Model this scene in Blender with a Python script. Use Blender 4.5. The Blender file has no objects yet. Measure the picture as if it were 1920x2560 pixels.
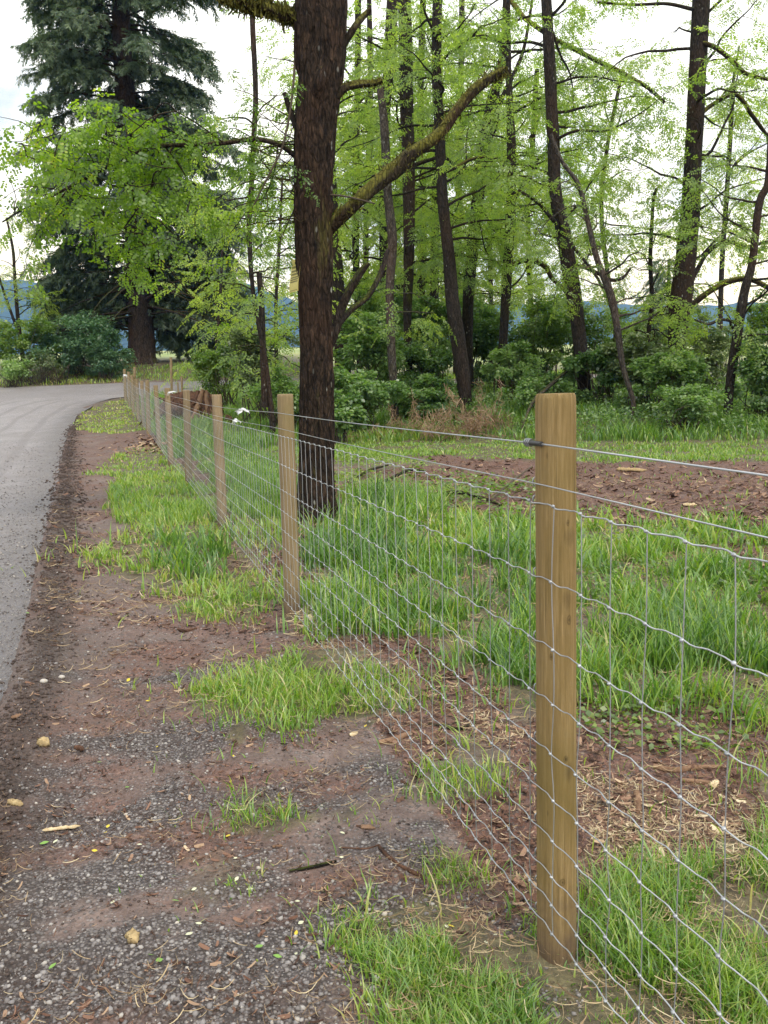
import bpy, math
import numpy as np
from math import sin, cos, pi, radians, hypot
from mathutils import Matrix, Vector
rng = np.random.default_rng(11)
C = bpy.context.scene.collection
# ------------------------------------------------------------------ camera model (survey of the photograph)
S = 1920/1659; F = 2216.; PIT = .1461; ROL = .027; HC = 1.4422
CAM = np.array([0, 0, HC])
def ray(dx, dy):
    u = dx*S-960; v = dy*S-1280
    c, s = cos(ROL), sin(ROL)
    X = (c*u-s*v)/F; Y = -(s*u+c*v)/F
    return np.array([X, Y*sin(PIT)+cos(PIT), Y*cos(PIT)-sin(PIT)])
def P(dx, dy, y):
    d = ray(dx, dy); return CAM+d*(y/d[1])
def W(px, y): return px*S*y/F
def project(p):
    d = np.asarray(p, float)-CAM
    Z = d[..., 1]*cos(PIT)-d[..., 2]*sin(PIT)
    Z = np.where(Z < .05, .05, Z)
    X = d[..., 0]/Z*F; Y = -(d[..., 1]*sin(PIT)+d[..., 2]*cos(PIT))/Z*F
    c, s = cos(ROL), sin(ROL)
    return (960+c*X+s*Y)/S, (1280-s*X+c*Y)/S
# ------------------------------------------------------------------ noise
def _h(i, j, k):
    n = (i*374761393+j*668265263+k*2147483647) & 0x7fffffff
    n = ((n ^ (n >> 13))*1274126177) & 0x7fffffff
    n = ((n ^ (n >> 15))*2246822519) & 0x7fffffff
    return ((n ^ (n >> 16)) & 0xffff)/65535.
def vn(x, y, z=0.):
    x, y, z = np.broadcast_arrays(np.asarray(x, float), np.asarray(y, float), np.asarray(z, float))
    i = np.floor(x).astype(np.int64); j = np.floor(y).astype(np.int64); k = np.floor(z).astype(np.int64)
    f = x-i; g = y-j; h = z-k
    f = f*f*(3-2*f); g = g*g*(3-2*g); h = h*h*(3-2*h)
    L = lambda a, b, t: a+(b-a)*t
    return L(L(L(_h(i, j, k), _h(i+1, j, k), f), L(_h(i, j+1, k), _h(i+1, j+1, k), f), g),
             L(L(_h(i, j, k+1), _h(i+1, j, k+1), f), L(_h(i, j+1, k+1), _h(i+1, j+1, k+1), f), g), h)
def fbm(x, y, z=0., o=4):
    a = 0; s = 1.; t = 0
    for q in range(o):
        a = a+s*vn(np.asarray(x)*2**q+17*q, np.asarray(y)*2**q+5*q, np.asarray(z)*2**q); t += s; s *= .5
    return a/t
def ss(a, b, x):
    t = np.clip((x-a)/(b-a), 0, 1); return t*t*(3-2*t)
# ------------------------------------------------------------------ terrain
LT = np.array([(-50,0),(15,0),(16,.03),(20,.10),(23,.24),(28,.36),(33,.77),(37,1.25),(42,1.78),(47,2.7),(55,3.2),(100,5.5),(300,12),(800,20),(9000,20)]).T
RT = np.array([(-50,0),(18,.0),(19.5,.15),(21,.4),(25,.7),(30,.95),(50,1.8),(100,4.8),(300,12),(800,20),(9000,20)]).T
def zt(x, y):
    x = np.asarray(x, float); y = np.asarray(y, float)
    w = ss(-6, 0, x); sh = 4*ss(6, 0, x)*ss(60, 30, y)
    f = lambda T, q: (np.interp(q-.7, *T)+np.interp(q, *T)+np.interp(q+.7, *T))/3
    return f(LT, y)*(1-w)+f(RT, y-sh)*w
REY = np.array([-30,-1,0,2.05,4.18,6.14,10,17.2,25.5,30.3,34,35.4,35.9,36.3,36.7,37.2,38])
REX = np.array([-.55,-.84,-.94,-1.28,-1.84,-2.50,-3.82,-6.27,-9.0,-10.36,-10.9,-10.6,-10,-8,-4,6,30])
def redge(y): return np.interp(y, REY, REX)
def micro(x, y):
    far = ss(60, 20, y)
    e = redge(y)-x
    berm = .045*np.exp(-((e+.10)/.16)**2)*(y < 36)*(.4+1.2*fbm(x*3, y*3))
    rough = (fbm(x*.7, y*.7)-.5)*.09+(fbm(x*4, y*4, 3)-.5)*.05
    onroad = ss(-.05, .25, e)
    post = 1-np.exp(-(((x-.4)/.45)**2+((y-2.03)/.45)**2))
    return far*(rough*(1-.8*onroad))*post+berm-.02*onroad+.012*(1-post)
def H(x, y): return zt(x, y)+micro(x, y)
def G(dx, dy):
    d = ray(dx, dy); t = .5
    while t < 5000:
        p = CAM+d*t
        if p[2] < zt(p[0], p[1]): break
        t *= 1.004
    return p
def inpoly(x, y, poly):
    poly = np.array(poly, float); r = np.zeros(np.shape(x), bool)
    x0, y0 = poly[-1]
    for x1, y1 in poly:
        c = ((y1 > y) != (y0 > y)) & (x < (x0-x1)*(y-y1)/(y0-y1+1e-9)+x1)
        r ^= c; x0, y0 = x1, y1
    return r
# ------------------------------------------------------------------ mesh builders
class MB:
    def __init__(s): s.v = []; s.t = []; s.f = {}; s.n = 0
    def add(s, V, Fs, tint=.5):
        V = np.asarray(V, float).reshape(-1, 3); Fs = np.asarray(Fs, int)
        s.v.append(V); s.t.append(np.broadcast_to(np.asarray(tint, float), (len(V),)))
        s.f.setdefault(Fs.shape[1], []).append(Fs+s.n); s.n += len(V)
    def build(s, name, mat, parent=None, smooth=True, loc=None):
        me = bpy.data.meshes.new(name)
        V = np.concatenate(s.v)
        if parent is not None:
            o_ = parent
            while o_ is not None: V = V-np.array(o_.location); o_ = o_.parent
        elif loc is not None: V = V-np.array(loc)
        me.vertices.add(len(V)); me.vertices.foreach_set('co', V.astype(np.float32).ravel())
        idx = []; tot = []
        for k, fl in s.f.items():
            a = np.concatenate(fl); idx.append(a.ravel()); tot.append(np.full(len(a), k))
        idx = np.concatenate(idx); tot = np.concatenate(tot); st = np.concatenate([[0], np.cumsum(tot)[:-1]])
        me.loops.add(len(idx)); me.loops.foreach_set('vertex_index', idx.astype(np.int32))
        me.polygons.add(len(tot)); me.polygons.foreach_set('loop_start', st.astype(np.int32))
        me.polygons.foreach_set('loop_total', tot.astype(np.int32))
        if smooth: me.polygons.foreach_set('use_smooth', np.ones(len(tot), bool))
        a = me.attributes.new('tint', 'FLOAT', 'POINT'); a.data.foreach_set('value', np.concatenate(s.t).astype(np.float32))
        me.update(calc_edges=True)
        if mat is not None: me.materials.append(mat)
        o = bpy.data.objects.new(name, me); C.objects.link(o)
        if parent is not None: o.parent = parent
        elif loc is not None: o.location = loc
        return o
def tag(o, label=None, cat=None, group=None, kind=None):
    if label: o['label'] = label
    if cat: o['category'] = cat
    if group: o['group'] = group
    if kind: o['kind'] = kind
    return o
def empty(name, loc, label, cat, group=None):
    o = bpy.data.objects.new(name, None); o.empty_display_size = .1; C.objects.link(o)
    o.location = [float(q) for q in loc]
    return tag(o, label, cat, group)
def smoothpath(pts, n):
    pts = np.asarray(pts, float); m = len(pts)
    if m == 2: t = np.linspace(0, 1, n)[:, None]; return pts[0]*(1-t)+pts[1]*t
    q = np.vstack([2*pts[0]-pts[1], pts, 2*pts[-1]-pts[-2]])
    u = np.linspace(0, m-1-1e-6, n); i = u.astype(int); f = (u-i)[:, None]
    a, b, c, d = q[i], q[i+1], q[i+2], q[i+3]
    return .5*(2*b+(c-a)*f+(2*a-5*b+4*c-d)*f*f+(3*b-a-3*c+d)*f**3)
def tube(mb, pts, rad, ns=6, n=None, disp=None, tint=.5, cap=True):
    pts = np.asarray(pts, float); rad = np.broadcast_to(np.asarray(rad, float), (len(pts),))
    if n and n != len(pts):
        pr = smoothpath(np.column_stack([pts, rad]), n); pts = pr[:, :3]; rad = np.maximum(pr[:, 3], 1e-4)
    n = len(pts)
    T = np.gradient(pts, axis=0); T /= np.linalg.norm(T, axis=1)[:, None]+1e-12
    ref = np.array([0, 1., 0]) if abs(T[0][1]) < .8 else np.array([1., 0, 0])
    U = np.empty_like(T); u = ref-T[0]*(ref@T[0])
    for i in range(n):
        u = u-T[i]*(u@T[i]); u = u/(np.linalg.norm(u)+1e-12); U[i] = u
    B = np.cross(T, U)
    th = np.arange(ns)*2*pi/ns
    R = rad[:, None]*np.ones(ns)
    if disp is not None: R = disp(pts, th, R)
    V = pts[:, None]+R[..., None]*(cos_(th)[None, :, None]*U[:, None]+sin_(th)[None, :, None]*B[:, None])
    a = np.arange(n-1)[:, None]*ns+np.arange(ns); b = np.arange(n-1)[:, None]*ns+(np.arange(ns)+1) % ns
    Fq = np.stack([a, b, b+ns, a+ns], -1).reshape(-1, 4)
    tt = np.broadcast_to(np.asarray(tint, float), (n,)) if np.ndim(tint) else np.full(n, tint)
    mb.add(V, Fq, np.repeat(tt, ns))
    if cap:
        for e, r in ((0, -1), (n-1, 1)):
            ring = V[e]; c = ring.mean(0)
            k = np.arange(ns); q = np.stack([k, (k+1) % ns, np.full(ns, ns)], -1)
            mb.add(np.vstack([ring, c]), q if r > 0 else q[:, ::-1], tt[e])
cos_, sin_ = np.cos, np.sin
def rotframes(d, tilt=0., up=(0, 0, 1.)):
    """frames with X along d, Z near up, rolled by tilt"""
    d = d/(np.linalg.norm(d, axis=1)[:, None]+1e-9)
    up = np.broadcast_to(np.asarray(up, float), d.shape)
    y = np.cross(up, d); y /= np.linalg.norm(y, axis=1)[:, None]+1e-9
    z = np.cross(d, y)
    c = cos_(tilt)[:, None]; s = sin_(tilt)[:, None]
    y2 = y*c+z*s; z2 = z*c-y*s
    return np.stack([d, y2, z2], -1)
def scatter(mb, TV, TF, pos, R, sc, tint, tvt=None):
    """instances of a template joined in one mesh"""
    n = len(pos); m = len(TV)
    V = np.einsum('nij,mj->nmi', R, TV)*np.asarray(sc).reshape(n, 1, -1)+pos[:, None]
    Fs = (TF[None]+np.arange(n)[:, None, None]*m).reshape(-1, TF.shape[1])
    t = np.repeat(np.asarray(tint, float), m)
    if tvt is not None: t = np.clip(t+np.tile(tvt, n), 0, 1)
    mb.add(V, Fs, t)
# ------------------------------------------------------------------ materials
def mat(name):
    m = bpy.data.materials.new(name); m.use_nodes = True
    nt = m.node_tree; nt.nodes.clear()
    out = nt.nodes.new('ShaderNodeOutputMaterial')
    return m, nt, out
class N:
    def __init__(s, nt): s.nt = nt
    def n(s, t, **k):
        x = s.nt.nodes.new(t)
        for a, b in k.items(): setattr(x, a, b)
        return x
    def put(s, x, key, val):
        if isinstance(val, bpy.types.NodeSocket): s.nt.links.new(val, x.inputs[key])
        else: x.inputs[key].default_value = val
    def noise(s, scale=5., detail=4., rough=.55, vec=None, dist=0.):
        x = s.n('ShaderNodeTexNoise'); s.put(x, 'Scale', scale); s.put(x, 'Detail', detail); s.put(x, 'Roughness', rough); s.put(x, 'Distortion', dist)
        if vec is not None: s.put(x, 'Vector', vec)
        return x.outputs['Fac']
    def vor(s, scale, vec=None, feature='F1', out='Distance', rnd=1.):
        x = s.n('ShaderNodeTexVoronoi'); x.feature = feature; s.put(x, 'Scale', scale); s.put(x, 'Randomness', rnd)
        if vec is not None: s.put(x, 'Vector', vec)
        return x.outputs[out]
    def pos(s, scale=(1, 1, 1), obj=False):
        if obj: v = s.n('ShaderNodeTexCoord').outputs['Object']
        else: v = s.n('ShaderNodeNewGeometry').outputs['Position']
        m = s.n('ShaderNodeMapping'); s.put(m, 'Vector', v); s.put(m, 'Scale', scale); return m.outputs[0]
    def ramp(s, fac, stops):
        x = s.n('ShaderNodeValToRGB'); e = x.color_ramp.elements
        while len(e) < len(stops): e.new(.5)
        for q, (p, c) in zip(e, stops):
            q.position = p; q.color = (c, c, c, 1) if np.isscalar(c) else (*c, 1)
        s.put(x, 'Fac', fac); return x.outputs['Color']
    def mix(s, fac, a, b, bt='MIX'):
        x = s.n('ShaderNodeMix', data_type='RGBA', blend_type=bt)
        for k, v in ((0, fac), (6, a), (7, b)):
            if isinstance(v, bpy.types.NodeSocket): s.nt.links.new(v, x.inputs[k])
            elif k == 0: x.inputs[0].default_value = v
            else: x.inputs[k].default_value = (*v, 1)
        return x.outputs[2]
    def math(s, op, a, b=0., clamp=False):
        x = s.n('ShaderNodeMath', operation=op, use_clamp=clamp)
        s.put(x, 0, a); s.put(x, 1, b); return x.outputs[0]
    def attr(s, name):
        x = s.n('ShaderNodeAttribute'); x.attribute_name = name; return x
    def bump(s, h, strength=.4, dist=.02):
        x = s.n('ShaderNodeBump'); s.put(x, 'Strength', strength); s.put(x, 'Distance', dist); s.put(x, 'Height', h); return x.outputs[0]
    def bsdf(s, out, col, rough=.8, normal=None, spec=.3, metal=0.):
        x = s.n('ShaderNodeBsdfPrincipled')
        s.put(x, 'Base Color', col if isinstance(col, bpy.types.NodeSocket) else (*col, 1)); s.put(x, 'Roughness', rough)
        s.put(x, 'Specular IOR Level', spec); s.put(x, 'Metallic', metal)
        if normal is not None: s.put(x, 'Normal', normal)
        s.nt.links.new(x.outputs[0], out.inputs[0]); return x
def leafmat(name, stops, trans, tfac=.45, gloss=.08, nsc=1.3):
    m, nt, out = mat(name); k = N(nt)
    f = k.attr('tint').outputs['Fac']
    r = k.n('ShaderNodeNewGeometry').outputs['Random Per Island']
    f2 = k.math('ADD', f, k.math('MULTIPLY', k.math('SUBTRACT', r, .5), .35))
    nz = k.noise(nsc, 2.)
    f3 = k.math('ADD', f2, k.math('MULTIPLY', k.math('SUBTRACT', nz, .5), .8), True)
    col = k.ramp(f3, stops)
    d = k.n('ShaderNodeBsdfDiffuse'); k.put(d, 'Color', col)
    t = k.n('ShaderNodeBsdfTranslucent'); k.put(t, 'Color', k.mix(1., col, trans, 'MULTIPLY'))
    mx = k.n('ShaderNodeMixShader'); k.put(mx, 0, tfac); nt.links.new(d.outputs[0], mx.inputs[1]); nt.links.new(t.outputs[0], mx.inputs[2])
    g = k.n('ShaderNodeBsdfGlossy'); k.put(g, 'Roughness', .45)
    m2 = k.n('ShaderNodeMixShader'); k.put(m2, 0, gloss); nt.links.new(mx.outputs[0], m2.inputs[1]); nt.links.new(g.outputs[0], m2.inputs[2])
    nt.links.new(m2.outputs[0], out.inputs[0])
    return m
def barkmat(name, c1, c2, moss, mossamt, lichen=.0, sc=1.):
    m, nt, out = mat(name); k = N(nt)
    p = k.pos((9*sc, 9*sc, 2.6*sc)); n1 = k.noise(3., 7., .72, p, .6); n2 = k.noise(1.5*sc, 5., .65, k.pos((1.4, 1.4, .4)))
    col = k.ramp(n1, [(.36, tuple(q*.3 for q in c1)), (.50, c1), (.70, c2)])
    col = k.mix(k.ramp(k.noise(.9, 3., .6, k.pos((1, 1, .5))), [(.5, 0.), (.68, .5)]), col, (c2[0]*.9, c2[1]*.62, c2[2]*.5))
    geo = k.n('ShaderNodeNewGeometry'); sx = k.n('ShaderNodeSeparateXYZ'); nt.links.new(geo.outputs['Normal'], sx.inputs[0])
    mm = k.math('ADD', n2, k.math('MULTIPLY', sx.outputs[2], .28)); mm = k.math('ADD', mm, k.math('MULTIPLY', sx.outputs[0], .05))
    tn = k.attr('tint').outputs['Fac']; mm = k.math('ADD', mm, k.math('SUBTRACT', tn, .5))
    mf = k.ramp(mm, [(.66-mossamt*.3, 0.), (.80-mossamt*.3, .9)])
    mcol = k.mix(k.noise(30., 3.), moss, tuple(q*1.9 for q in moss))
    col = k.mix(mf, col, mcol)
    if lichen:
        v = k.vor(11., k.pos((1, 1, .45))); lf = k.math('MULTIPLY', k.ramp(v, [(.10, 1.), (.17, 0.)]), k.ramp(k.noise(2.2, 3., .6), [(.60-lichen, 0.), (.66-lichen, 1.)]))
        col = k.mix(lf, col, (.30, .30, .27))
    v2 = k.vor(1., k.pos((26*sc, 26*sc, 7*sc)), 'DISTANCE_TO_EDGE'); cr = k.ramp(v2, [(.02, .0), (.16, 1.)])
    col = k.mix(k.math('MULTIPLY', k.math('SUBTRACT', 1., cr), .55), col, tuple(q*.2 for q in c1))
    h = k.math('ADD', n1, k.math('MULTIPLY', k.noise(60., 3.), .25)); h = k.math('ADD', h, k.math('MULTIPLY', cr, .3))
    k.bsdf(out, col, .92, k.bump(h, .9, .035), .15)
    return m
def plainmat(name, c1, c2, rough=.85, scale=(6, 6, 6), spec=.25, bump=.3, metal=0., obj=True, bd=.005, tint=False):
    m, nt, out = mat(name); k = N(nt)
    n1 = k.noise(1., 5., .62, k.pos(scale, obj))
    if tint:
        col = k.ramp(k.math('ADD', k.attr('tint').outputs['Fac'], k.math('MULTIPLY', k.math('SUBTRACT', n1, .5), .5), True), [(.1, c1), (.9, c2)])
    else: col = k.ramp(n1, [(.3, c1), (.7, c2)])
    k.bsdf(out, col, rough, k.bump(n1, bump, bd), spec, metal)
    return m
#@@MATS
M = {}
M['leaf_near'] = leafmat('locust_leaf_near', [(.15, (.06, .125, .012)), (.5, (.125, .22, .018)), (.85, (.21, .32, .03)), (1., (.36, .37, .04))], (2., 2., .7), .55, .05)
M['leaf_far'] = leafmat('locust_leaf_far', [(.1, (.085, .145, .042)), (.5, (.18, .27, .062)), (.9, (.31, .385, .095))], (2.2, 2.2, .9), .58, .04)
M['leaf_grey'] = leafmat('locust_leaf_grey_green', [(.1, (.075, .125, .032)), (.5, (.16, .235, .05)), (.9, (.27, .34, .08))], (2., 2.1, 1.), .55, .04)
M['shrub_dark'] = leafmat('shrub_dark_leaf', [(.1, (.055, .11, .034)), (.5, (.15, .24, .075)), (.9, (.29, .38, .15))], (1.7, 2., .8), .42, .07)
M['shrub_olive'] = leafmat('shrub_olive_leaf', [(.1, (.08, .115, .045)), (.5, (.16, .21, .075)), (.9, (.28, .32, .14))], (1.3, 1.6, .8), .35, .1)
M['shrub_lime'] = leafmat('shrub_lime_leaf', [(.1, (.06, .11, .02)), (.5, (.13, .21, .03)), (.9, (.24, .31, .05))], (1.5, 1.8, .7), .45)
M['shrub_blue'] = leafmat('shrub_blue_green_leaf', [(.1, (.038, .085, .042)), (.5, (.09, .17, .08)), (.9, (.17, .27, .13))], (1.3, 1.6, .9), .35, .06)
M['needle'] = leafmat('fir_needle', [(.1, (.038, .062, .036)), (.5, (.075, .115, .06)), (.9, (.155, .205, .10))], (1.4, 1.6, 1.), .3, .05, .6)
M['grass'] = leafmat('grass_blade', [(.0, (.06, .14, .028)), (.3, (.135, .265, .036)), (.58, (.26, .385, .045)), (.80, (.36, .41, .085)), (1., (.54, .46, .24))], (1.5, 1.6, .7), .42, .07, .8)
M['brack'] = leafmat('dead_bracken', [(.1, (.16, .10, .06)), (.5, (.32, .21, .13)), (.9, (.46, .33, .22))], (1.3, 1.2, 1.), .25, .03)
M['bark_main'] = barkmat('bark_main', (.030, .021, .016), (.105, .066, .043), (.07, .064, .014), .24, .16)
M['bark'] = barkmat('bark_grove', (.034, .027, .023), (.085, .067, .055), (.055, .065, .012), .12, .06)
M['bark_moss'] = barkmat('bark_mossy_limb', (.04, .031, .02), (.085, .064, .04), (.10, .095, .018), .62)
M['bark_pale'] = barkmat('bark_pale', (.07, .058, .05), (.19, .165, .145), (.07, .075, .02), .1, .14)
M['bark_fir'] = barkmat('bark_fir', (.045, .033, .027), (.10, .072, .058), (.05, .055, .015), .12, 0, .7)
M['twig'] = plainmat('twig', (.05, .038, .028), (.10, .078, .056), .9)
# ---------------------------------------------------------------- ground cover zones: world point -> how much grass, gravel, mulch
PG = [  # polygon seen on the ground, density, height, hue
 ([(285,850),(180,893),(150,915),(165,930),(240,938),(335,925),(310,880)], .95, .09, .62),
 ([(235,990),(300,965),(350,965),(400,1035),(440,1070),(330,1062),(215,1040)], .8, .10, .60),
 ([(210,1075),(330,1045),(430,1050),(500,1150),(560,1230),(605,1300),(570,1335),(475,1352),(385,1318),(325,1265),(215,1215),(280,1130)], .78, .15, .48),
 ([(340,1170),(430,1150),(480,1180),(470,1250),(380,1260),(335,1220)], .6, .30, .16),
 ([(440,1500),(560,1470),(680,1420),(800,1440),(900,1530),(960,1560),(850,1585),(700,1555),(600,1570),(545,1580),(520,1615),(500,1600),(470,1545)], .95, .11, .45),
 ([(540,1730),(630,1700),(700,1760),(640,1800),(560,1815),(490,1800)], .6, .10, .5),
 ([(715,1760),(770,1740),(790,1770),(745,1790)], .5, .07, .6),
 ([(870,1640),(1000,1600),(1110,1640),(1080,1720),(960,1740),(880,1700)], .55, .10, .5),
 ([(330,1900),(460,1850),(500,1890),(420,1960),(350,1950)], .3, .06, .6),
 ([(930,1900),(1010,1890),(1050,1960),(960,1990)], .6, .09, .5),
 ([(720,2080),(830,2000),(950,1990),(1080,2050),(1150,2035),(1250,2030),(1330,2040),(1500,2020),(1750,1980),(1900,2500),(900,2500),(870,2230),(840,2140)], .95, .085, .45),
 ([(1290,1960),(1380,1890),(1480,1930),(1560,1850),(1750,1800),(1800,2200),(1300,2100)], .75, .13, .45),
 ([(1540,1700),(1750,1600),(1750,1850),(1560,1800)], .6, .16, .5),
 ([(640,1325),(655,1240),(690,1120),(760,1060),(900,1080),(1000,1110),(1150,1130),(1240,1125),(1659,1150),(1760,1150),(1760,1560),(1590,1570),(1480,1440),(1420,1560),(1380,1600),(1300,1520),(1240,1500),(1150,1560),(1090,1500),(1000,1440),(860,1360),(720,1390)], .85, .24, .38),
 ([(690,1130),(800,1080),(880,1120),(900,1230),(780,1260),(690,1230)], .6, .36, .08),
 ([(990,1230),(1130,1190),(1170,1330),(1050,1400),(1000,1330)], .4, .34, .1),
 ([(1320,1360),(1480,1330),(1560,1420),(1440,1490),(1330,1470)], .5, .30, .25),
 ([(410,960),(480,900),(620,900),(620,1200),(500,1110)], .85, .22, .35),
 ([(480,965),(600,935),(900,930),(1250,952),(1800,958),(1800,995),(1250,1000),(900,985),(700,1000)], .95, .09, .52),
 ([(700,1000),(900,985),(1100,1060),(1000,1090),(860,1060),(740,1040)], .45, .07, .6),
]
PBARE = [[(1240,1003),(1420,998),(1800,1003),(1800,1125),(1500,1118),(1240,1108)], [(760,1012),(900,1004),(1150,1020),(1155,1075),(1050,1068),(900,1055),(800,1040)],
         [(1480,1180),(1800,1160),(1800,1300),(1600,1240)], [(1240,1510),(1420,1530),(1600,1600),(1640,1800),(1400,1880),(1240,1900)]]
PBARE2 = [(1020,1005), (1240,1003)]
PGRAV = [[(-900,1400),(60,1420),(480,1440),(510,1560),(480,1660),(330,1900),(150,1980),(-900,2100)], [(0,2090),(300,2000),(500,2030),(800,1960),(900,2000),(820,2100),(860,2400),(-900,2400)], [(850,1890),(960,1880),(960,1960),(860,1970)]]
PSTRAW = [[(1240,1700),(1659,1700),(1700,1930),(1400,1920),(1240,1900)], [(640,1320),(700,1330),(740,1370),(640,1390)], [(215,905),(330,900),(330,960),(230,950)], [(1000,1540),(1150,1560),(1150,1640),(1000,1600)]]
def zones(x, y):
    wx = x+(fbm(x*1.6, y*1.6, 1.)-.5)*.55*np.clip(y/5, .35, 1.6)+(fbm(x*7, y*7, 2.)-.5)*.16
    wy = y+(fbm(x*1.6, y*1.6, 9.)-.5)*.7*np.clip(y/5, .35, 2.)+(fbm(x*7, y*7, 5.)-.5)*.2
    px, py = project(np.stack([wx, wy, zt(x, y)], -1))
    ok = y > 1.2
    g = np.zeros(x.shape); h = np.full(x.shape, .08); hue = np.full(x.shape, .5)
    for poly, d, hh, hu in PG:
        i = inpoly(px, py, poly) & ok
        g = np.where(i, np.maximum(g, d), g); h = np.where(i, hh, h); hue = np.where(i, hu, hue)
    bare = np.zeros(x.shape, bool)
    for poly in PBARE: bare |= inpoly(px, py, poly) & ok
    g = np.where(bare, .02, g)
    side = x > .4-.3*(y-2)   # paddock side of the fence
    out = (px < -60) | (px > 1790) | (py > 2350) | ~ok
    patch = ss(.45, .6, fbm(x*.8, y*.8, 20.))
    g = np.where(out & side, np.maximum(g, .9*patch), g); h = np.where(out & side, .15, h)
    far = (y > 21)
    offroad = x > redge(y)
    g = np.where(far & (side | (y > 37)), np.maximum(g, .9), g)
    h = np.where(far & side & (g > .8), .30, h); bank = side & (zt(x, y) > .04) & (y < 60); g = np.where(bank, 1., g); h = np.where(bank, .34, h); hue = np.where(bank, .33, hue)
    gr = np.zeros(x.shape)
    for poly in PGRAV: gr = np.maximum(gr, inpoly(px, py, poly)*1.)
    gr = np.where(out & ~side & (y < 3), 1., gr)
    st = .55*fbm(x*1.3+y*.5, y*3.2-x*1.2, 40., 3)+.45*fbm(x*5, y*7, 44., 3)
    gr = ss(.42, .60, st+.12*gr-.135)*(~side)*ss(6.5, 4.2, y)
    mul = np.where(side & (g < .3), 1., .0)
    mul = np.maximum(mul, bare*1.)
    mul = np.maximum(mul, (~side)*ss(.36, .62, fbm(x*1.6, y*2.6, 60.))*.85)
    straw = np.zeros(x.shape)
    for poly in PSTRAW: straw = np.maximum(straw, inpoly(px, py, poly)*1.)
    g = g*ss(.02, .12, x-redge(y))*np.where(y > 17, 1, ss(.30, .45, fbm(x*3, y*3, 30.))*.6+.4)
    onroad = x < redge(y)
    yfar = 41.5+.10*(x+12)
    g = np.where(onroad & (y < yfar), 0, g); g = np.where(onroad & (y >= yfar), .95, g); h = np.where(onroad & (y >= yfar), .25, h)
    return g, h, hue, gr, mul, straw
# ---------------------------------------------------------------- ground sheet
def axis(lo, hi, step, far0, far1, grow):
    a = list(np.arange(lo, hi, step)); s = step
    while a[-1] < far1: s *= grow; a.append(a[-1]+s)
    b = [lo]; s = step
    while b[-1] > far0: s *= grow; b.append(b[-1]-s)
    return np.array(b[:0:-1]+a)
gx = axis(-3.2, 3.0, .035, -4200, 4200, 1.055); gy = axis(1.0, 7.5, .04, -900, 9000, 1.032)
X, Y = np.meshgrid(gx, gy)
g, gh, hue, gr, mul, straw = zones(X, Y)
EG = redge(Y)-X; KE = 1-ss(-.04, .05, EG)
Z = H(X, Y)+KE*(.018*gr*(fbm(X*22, Y*22, 4., 2)-.4)*(Y < 9)+.05*g*(Y > 2)*(fbm(X*2.5, Y*2.5, 7.)-.4)+.035*mul*(fbm(X*9, Y*9, 8., 2)-.5)*(Y < 20))
Z = np.where((Y < 41.) & (X > -41), Z-.07*ss(.0, .10, EG), Z)
ny, nx = X.shape
mb = MB()
a = (np.arange(ny-1)[:, None]*nx+np.arange(nx-1)).ravel()
mb.add(np.stack([X, Y, Z], -1), np.stack([a, a+1, a+nx+1, a+nx], -1), (np.exp(-((EG+.15+.12*(fbm(X*2, Y*2, 50.)-.5))/.15)**2)*(Y < 36)).ravel())
m, nt, out = mat('ground_soil'); k = N(nt)
mk = k.attr('mask').outputs['Color']; sp = k.n('ShaderNodeSeparateColor'); nt.links.new(mk, sp.inputs[0])
p = k.pos()
n_big = k.noise(1.1, 5., .6, p); n_mid = k.noise(9., 5., .65, p); n_fine = k.noise(70., 4., .6, p)
mud = k.ramp(k.math('ADD', k.math('ADD', k.math('MULTIPLY', n_big, .4), k.math('MULTIPLY', n_mid, .35)), k.math('MULTIPLY', n_fine, .25)), [(.38, (.075, .052, .044)), (.5, (.16, .114, .098)), (.63, (.27, .205, .178))])
ps = k.pos((1, 1, 1)); chip = k.noise(38., 5., .75, k.pos((1.0, .35, 1)), 1.2); chip2 = k.noise(34., 5., .75, k.pos((.35, 1., 1)), 1.)
chp = k.math('MAXIMUM', chip, chip2)
mulc = k.ramp(chp, [(.42, (.055, .027, .02)), (.56, (.155, .076, .055)), (.66, (.28, .155, .112)), (.78, (.44, .31, .21))])
vc = k.n('ShaderNodeTexVoronoi'); k.put(vc, 'Scale', 95.); k.put(vc, 'Vector', p)
sg = k.n('ShaderNodeSeparateColor'); nt.links.new(vc.outputs['Color'], sg.inputs[0])
grv = k.ramp(sg.outputs[0], [(.0, (.078, .067, .063)), (.45, (.15, .132, .127)), (.8, (.24, .218, .208)), (1., (.36, .33, .305))])
grv = k.mix(k.ramp(vc.outputs['Distance'], [(.3, 0.), (.62, .85)]), grv, (.035, .03, .028))
soilg = k.ramp(k.math('ADD', k.math('MULTIPLY', n_mid, .5), k.math('MULTIPLY', chp, .5)), [(.38, (.045, .038, .024)), (.5, (.095, .08, .048)), (.62, (.19, .165, .085))])
fld = k.ramp(k.noise(.03, 4., .6, p), [(.35, (.20, .26, .08)), (.65, (.36, .38, .16))])
sy = k.n('ShaderNodeSeparateXYZ'); nt.links.new(p, sy.inputs[0])
soilg = k.mix(k.ramp(k.math('DIVIDE', sy.outputs[1], 100.), [(.5, 0.), (.62, 1.)]), soilg, fld)
col = k.mix(k.math('MULTIPLY', sp.outputs[2], k.ramp(n_mid, [(.3, .4), (.55, 1.)])), mud, mulc)
spk = k.math('MULTIPLY', k.ramp(sg.outputs[1], [(.62, 0.), (.66, .75)]), k.ramp(n_mid, [(.42, 0.), (.56, 1.)]))
col = k.mix(k.math('MULTIPLY', spk, k.math('SUBTRACT', 1., sp.outputs[1])), col, grv)
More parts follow.
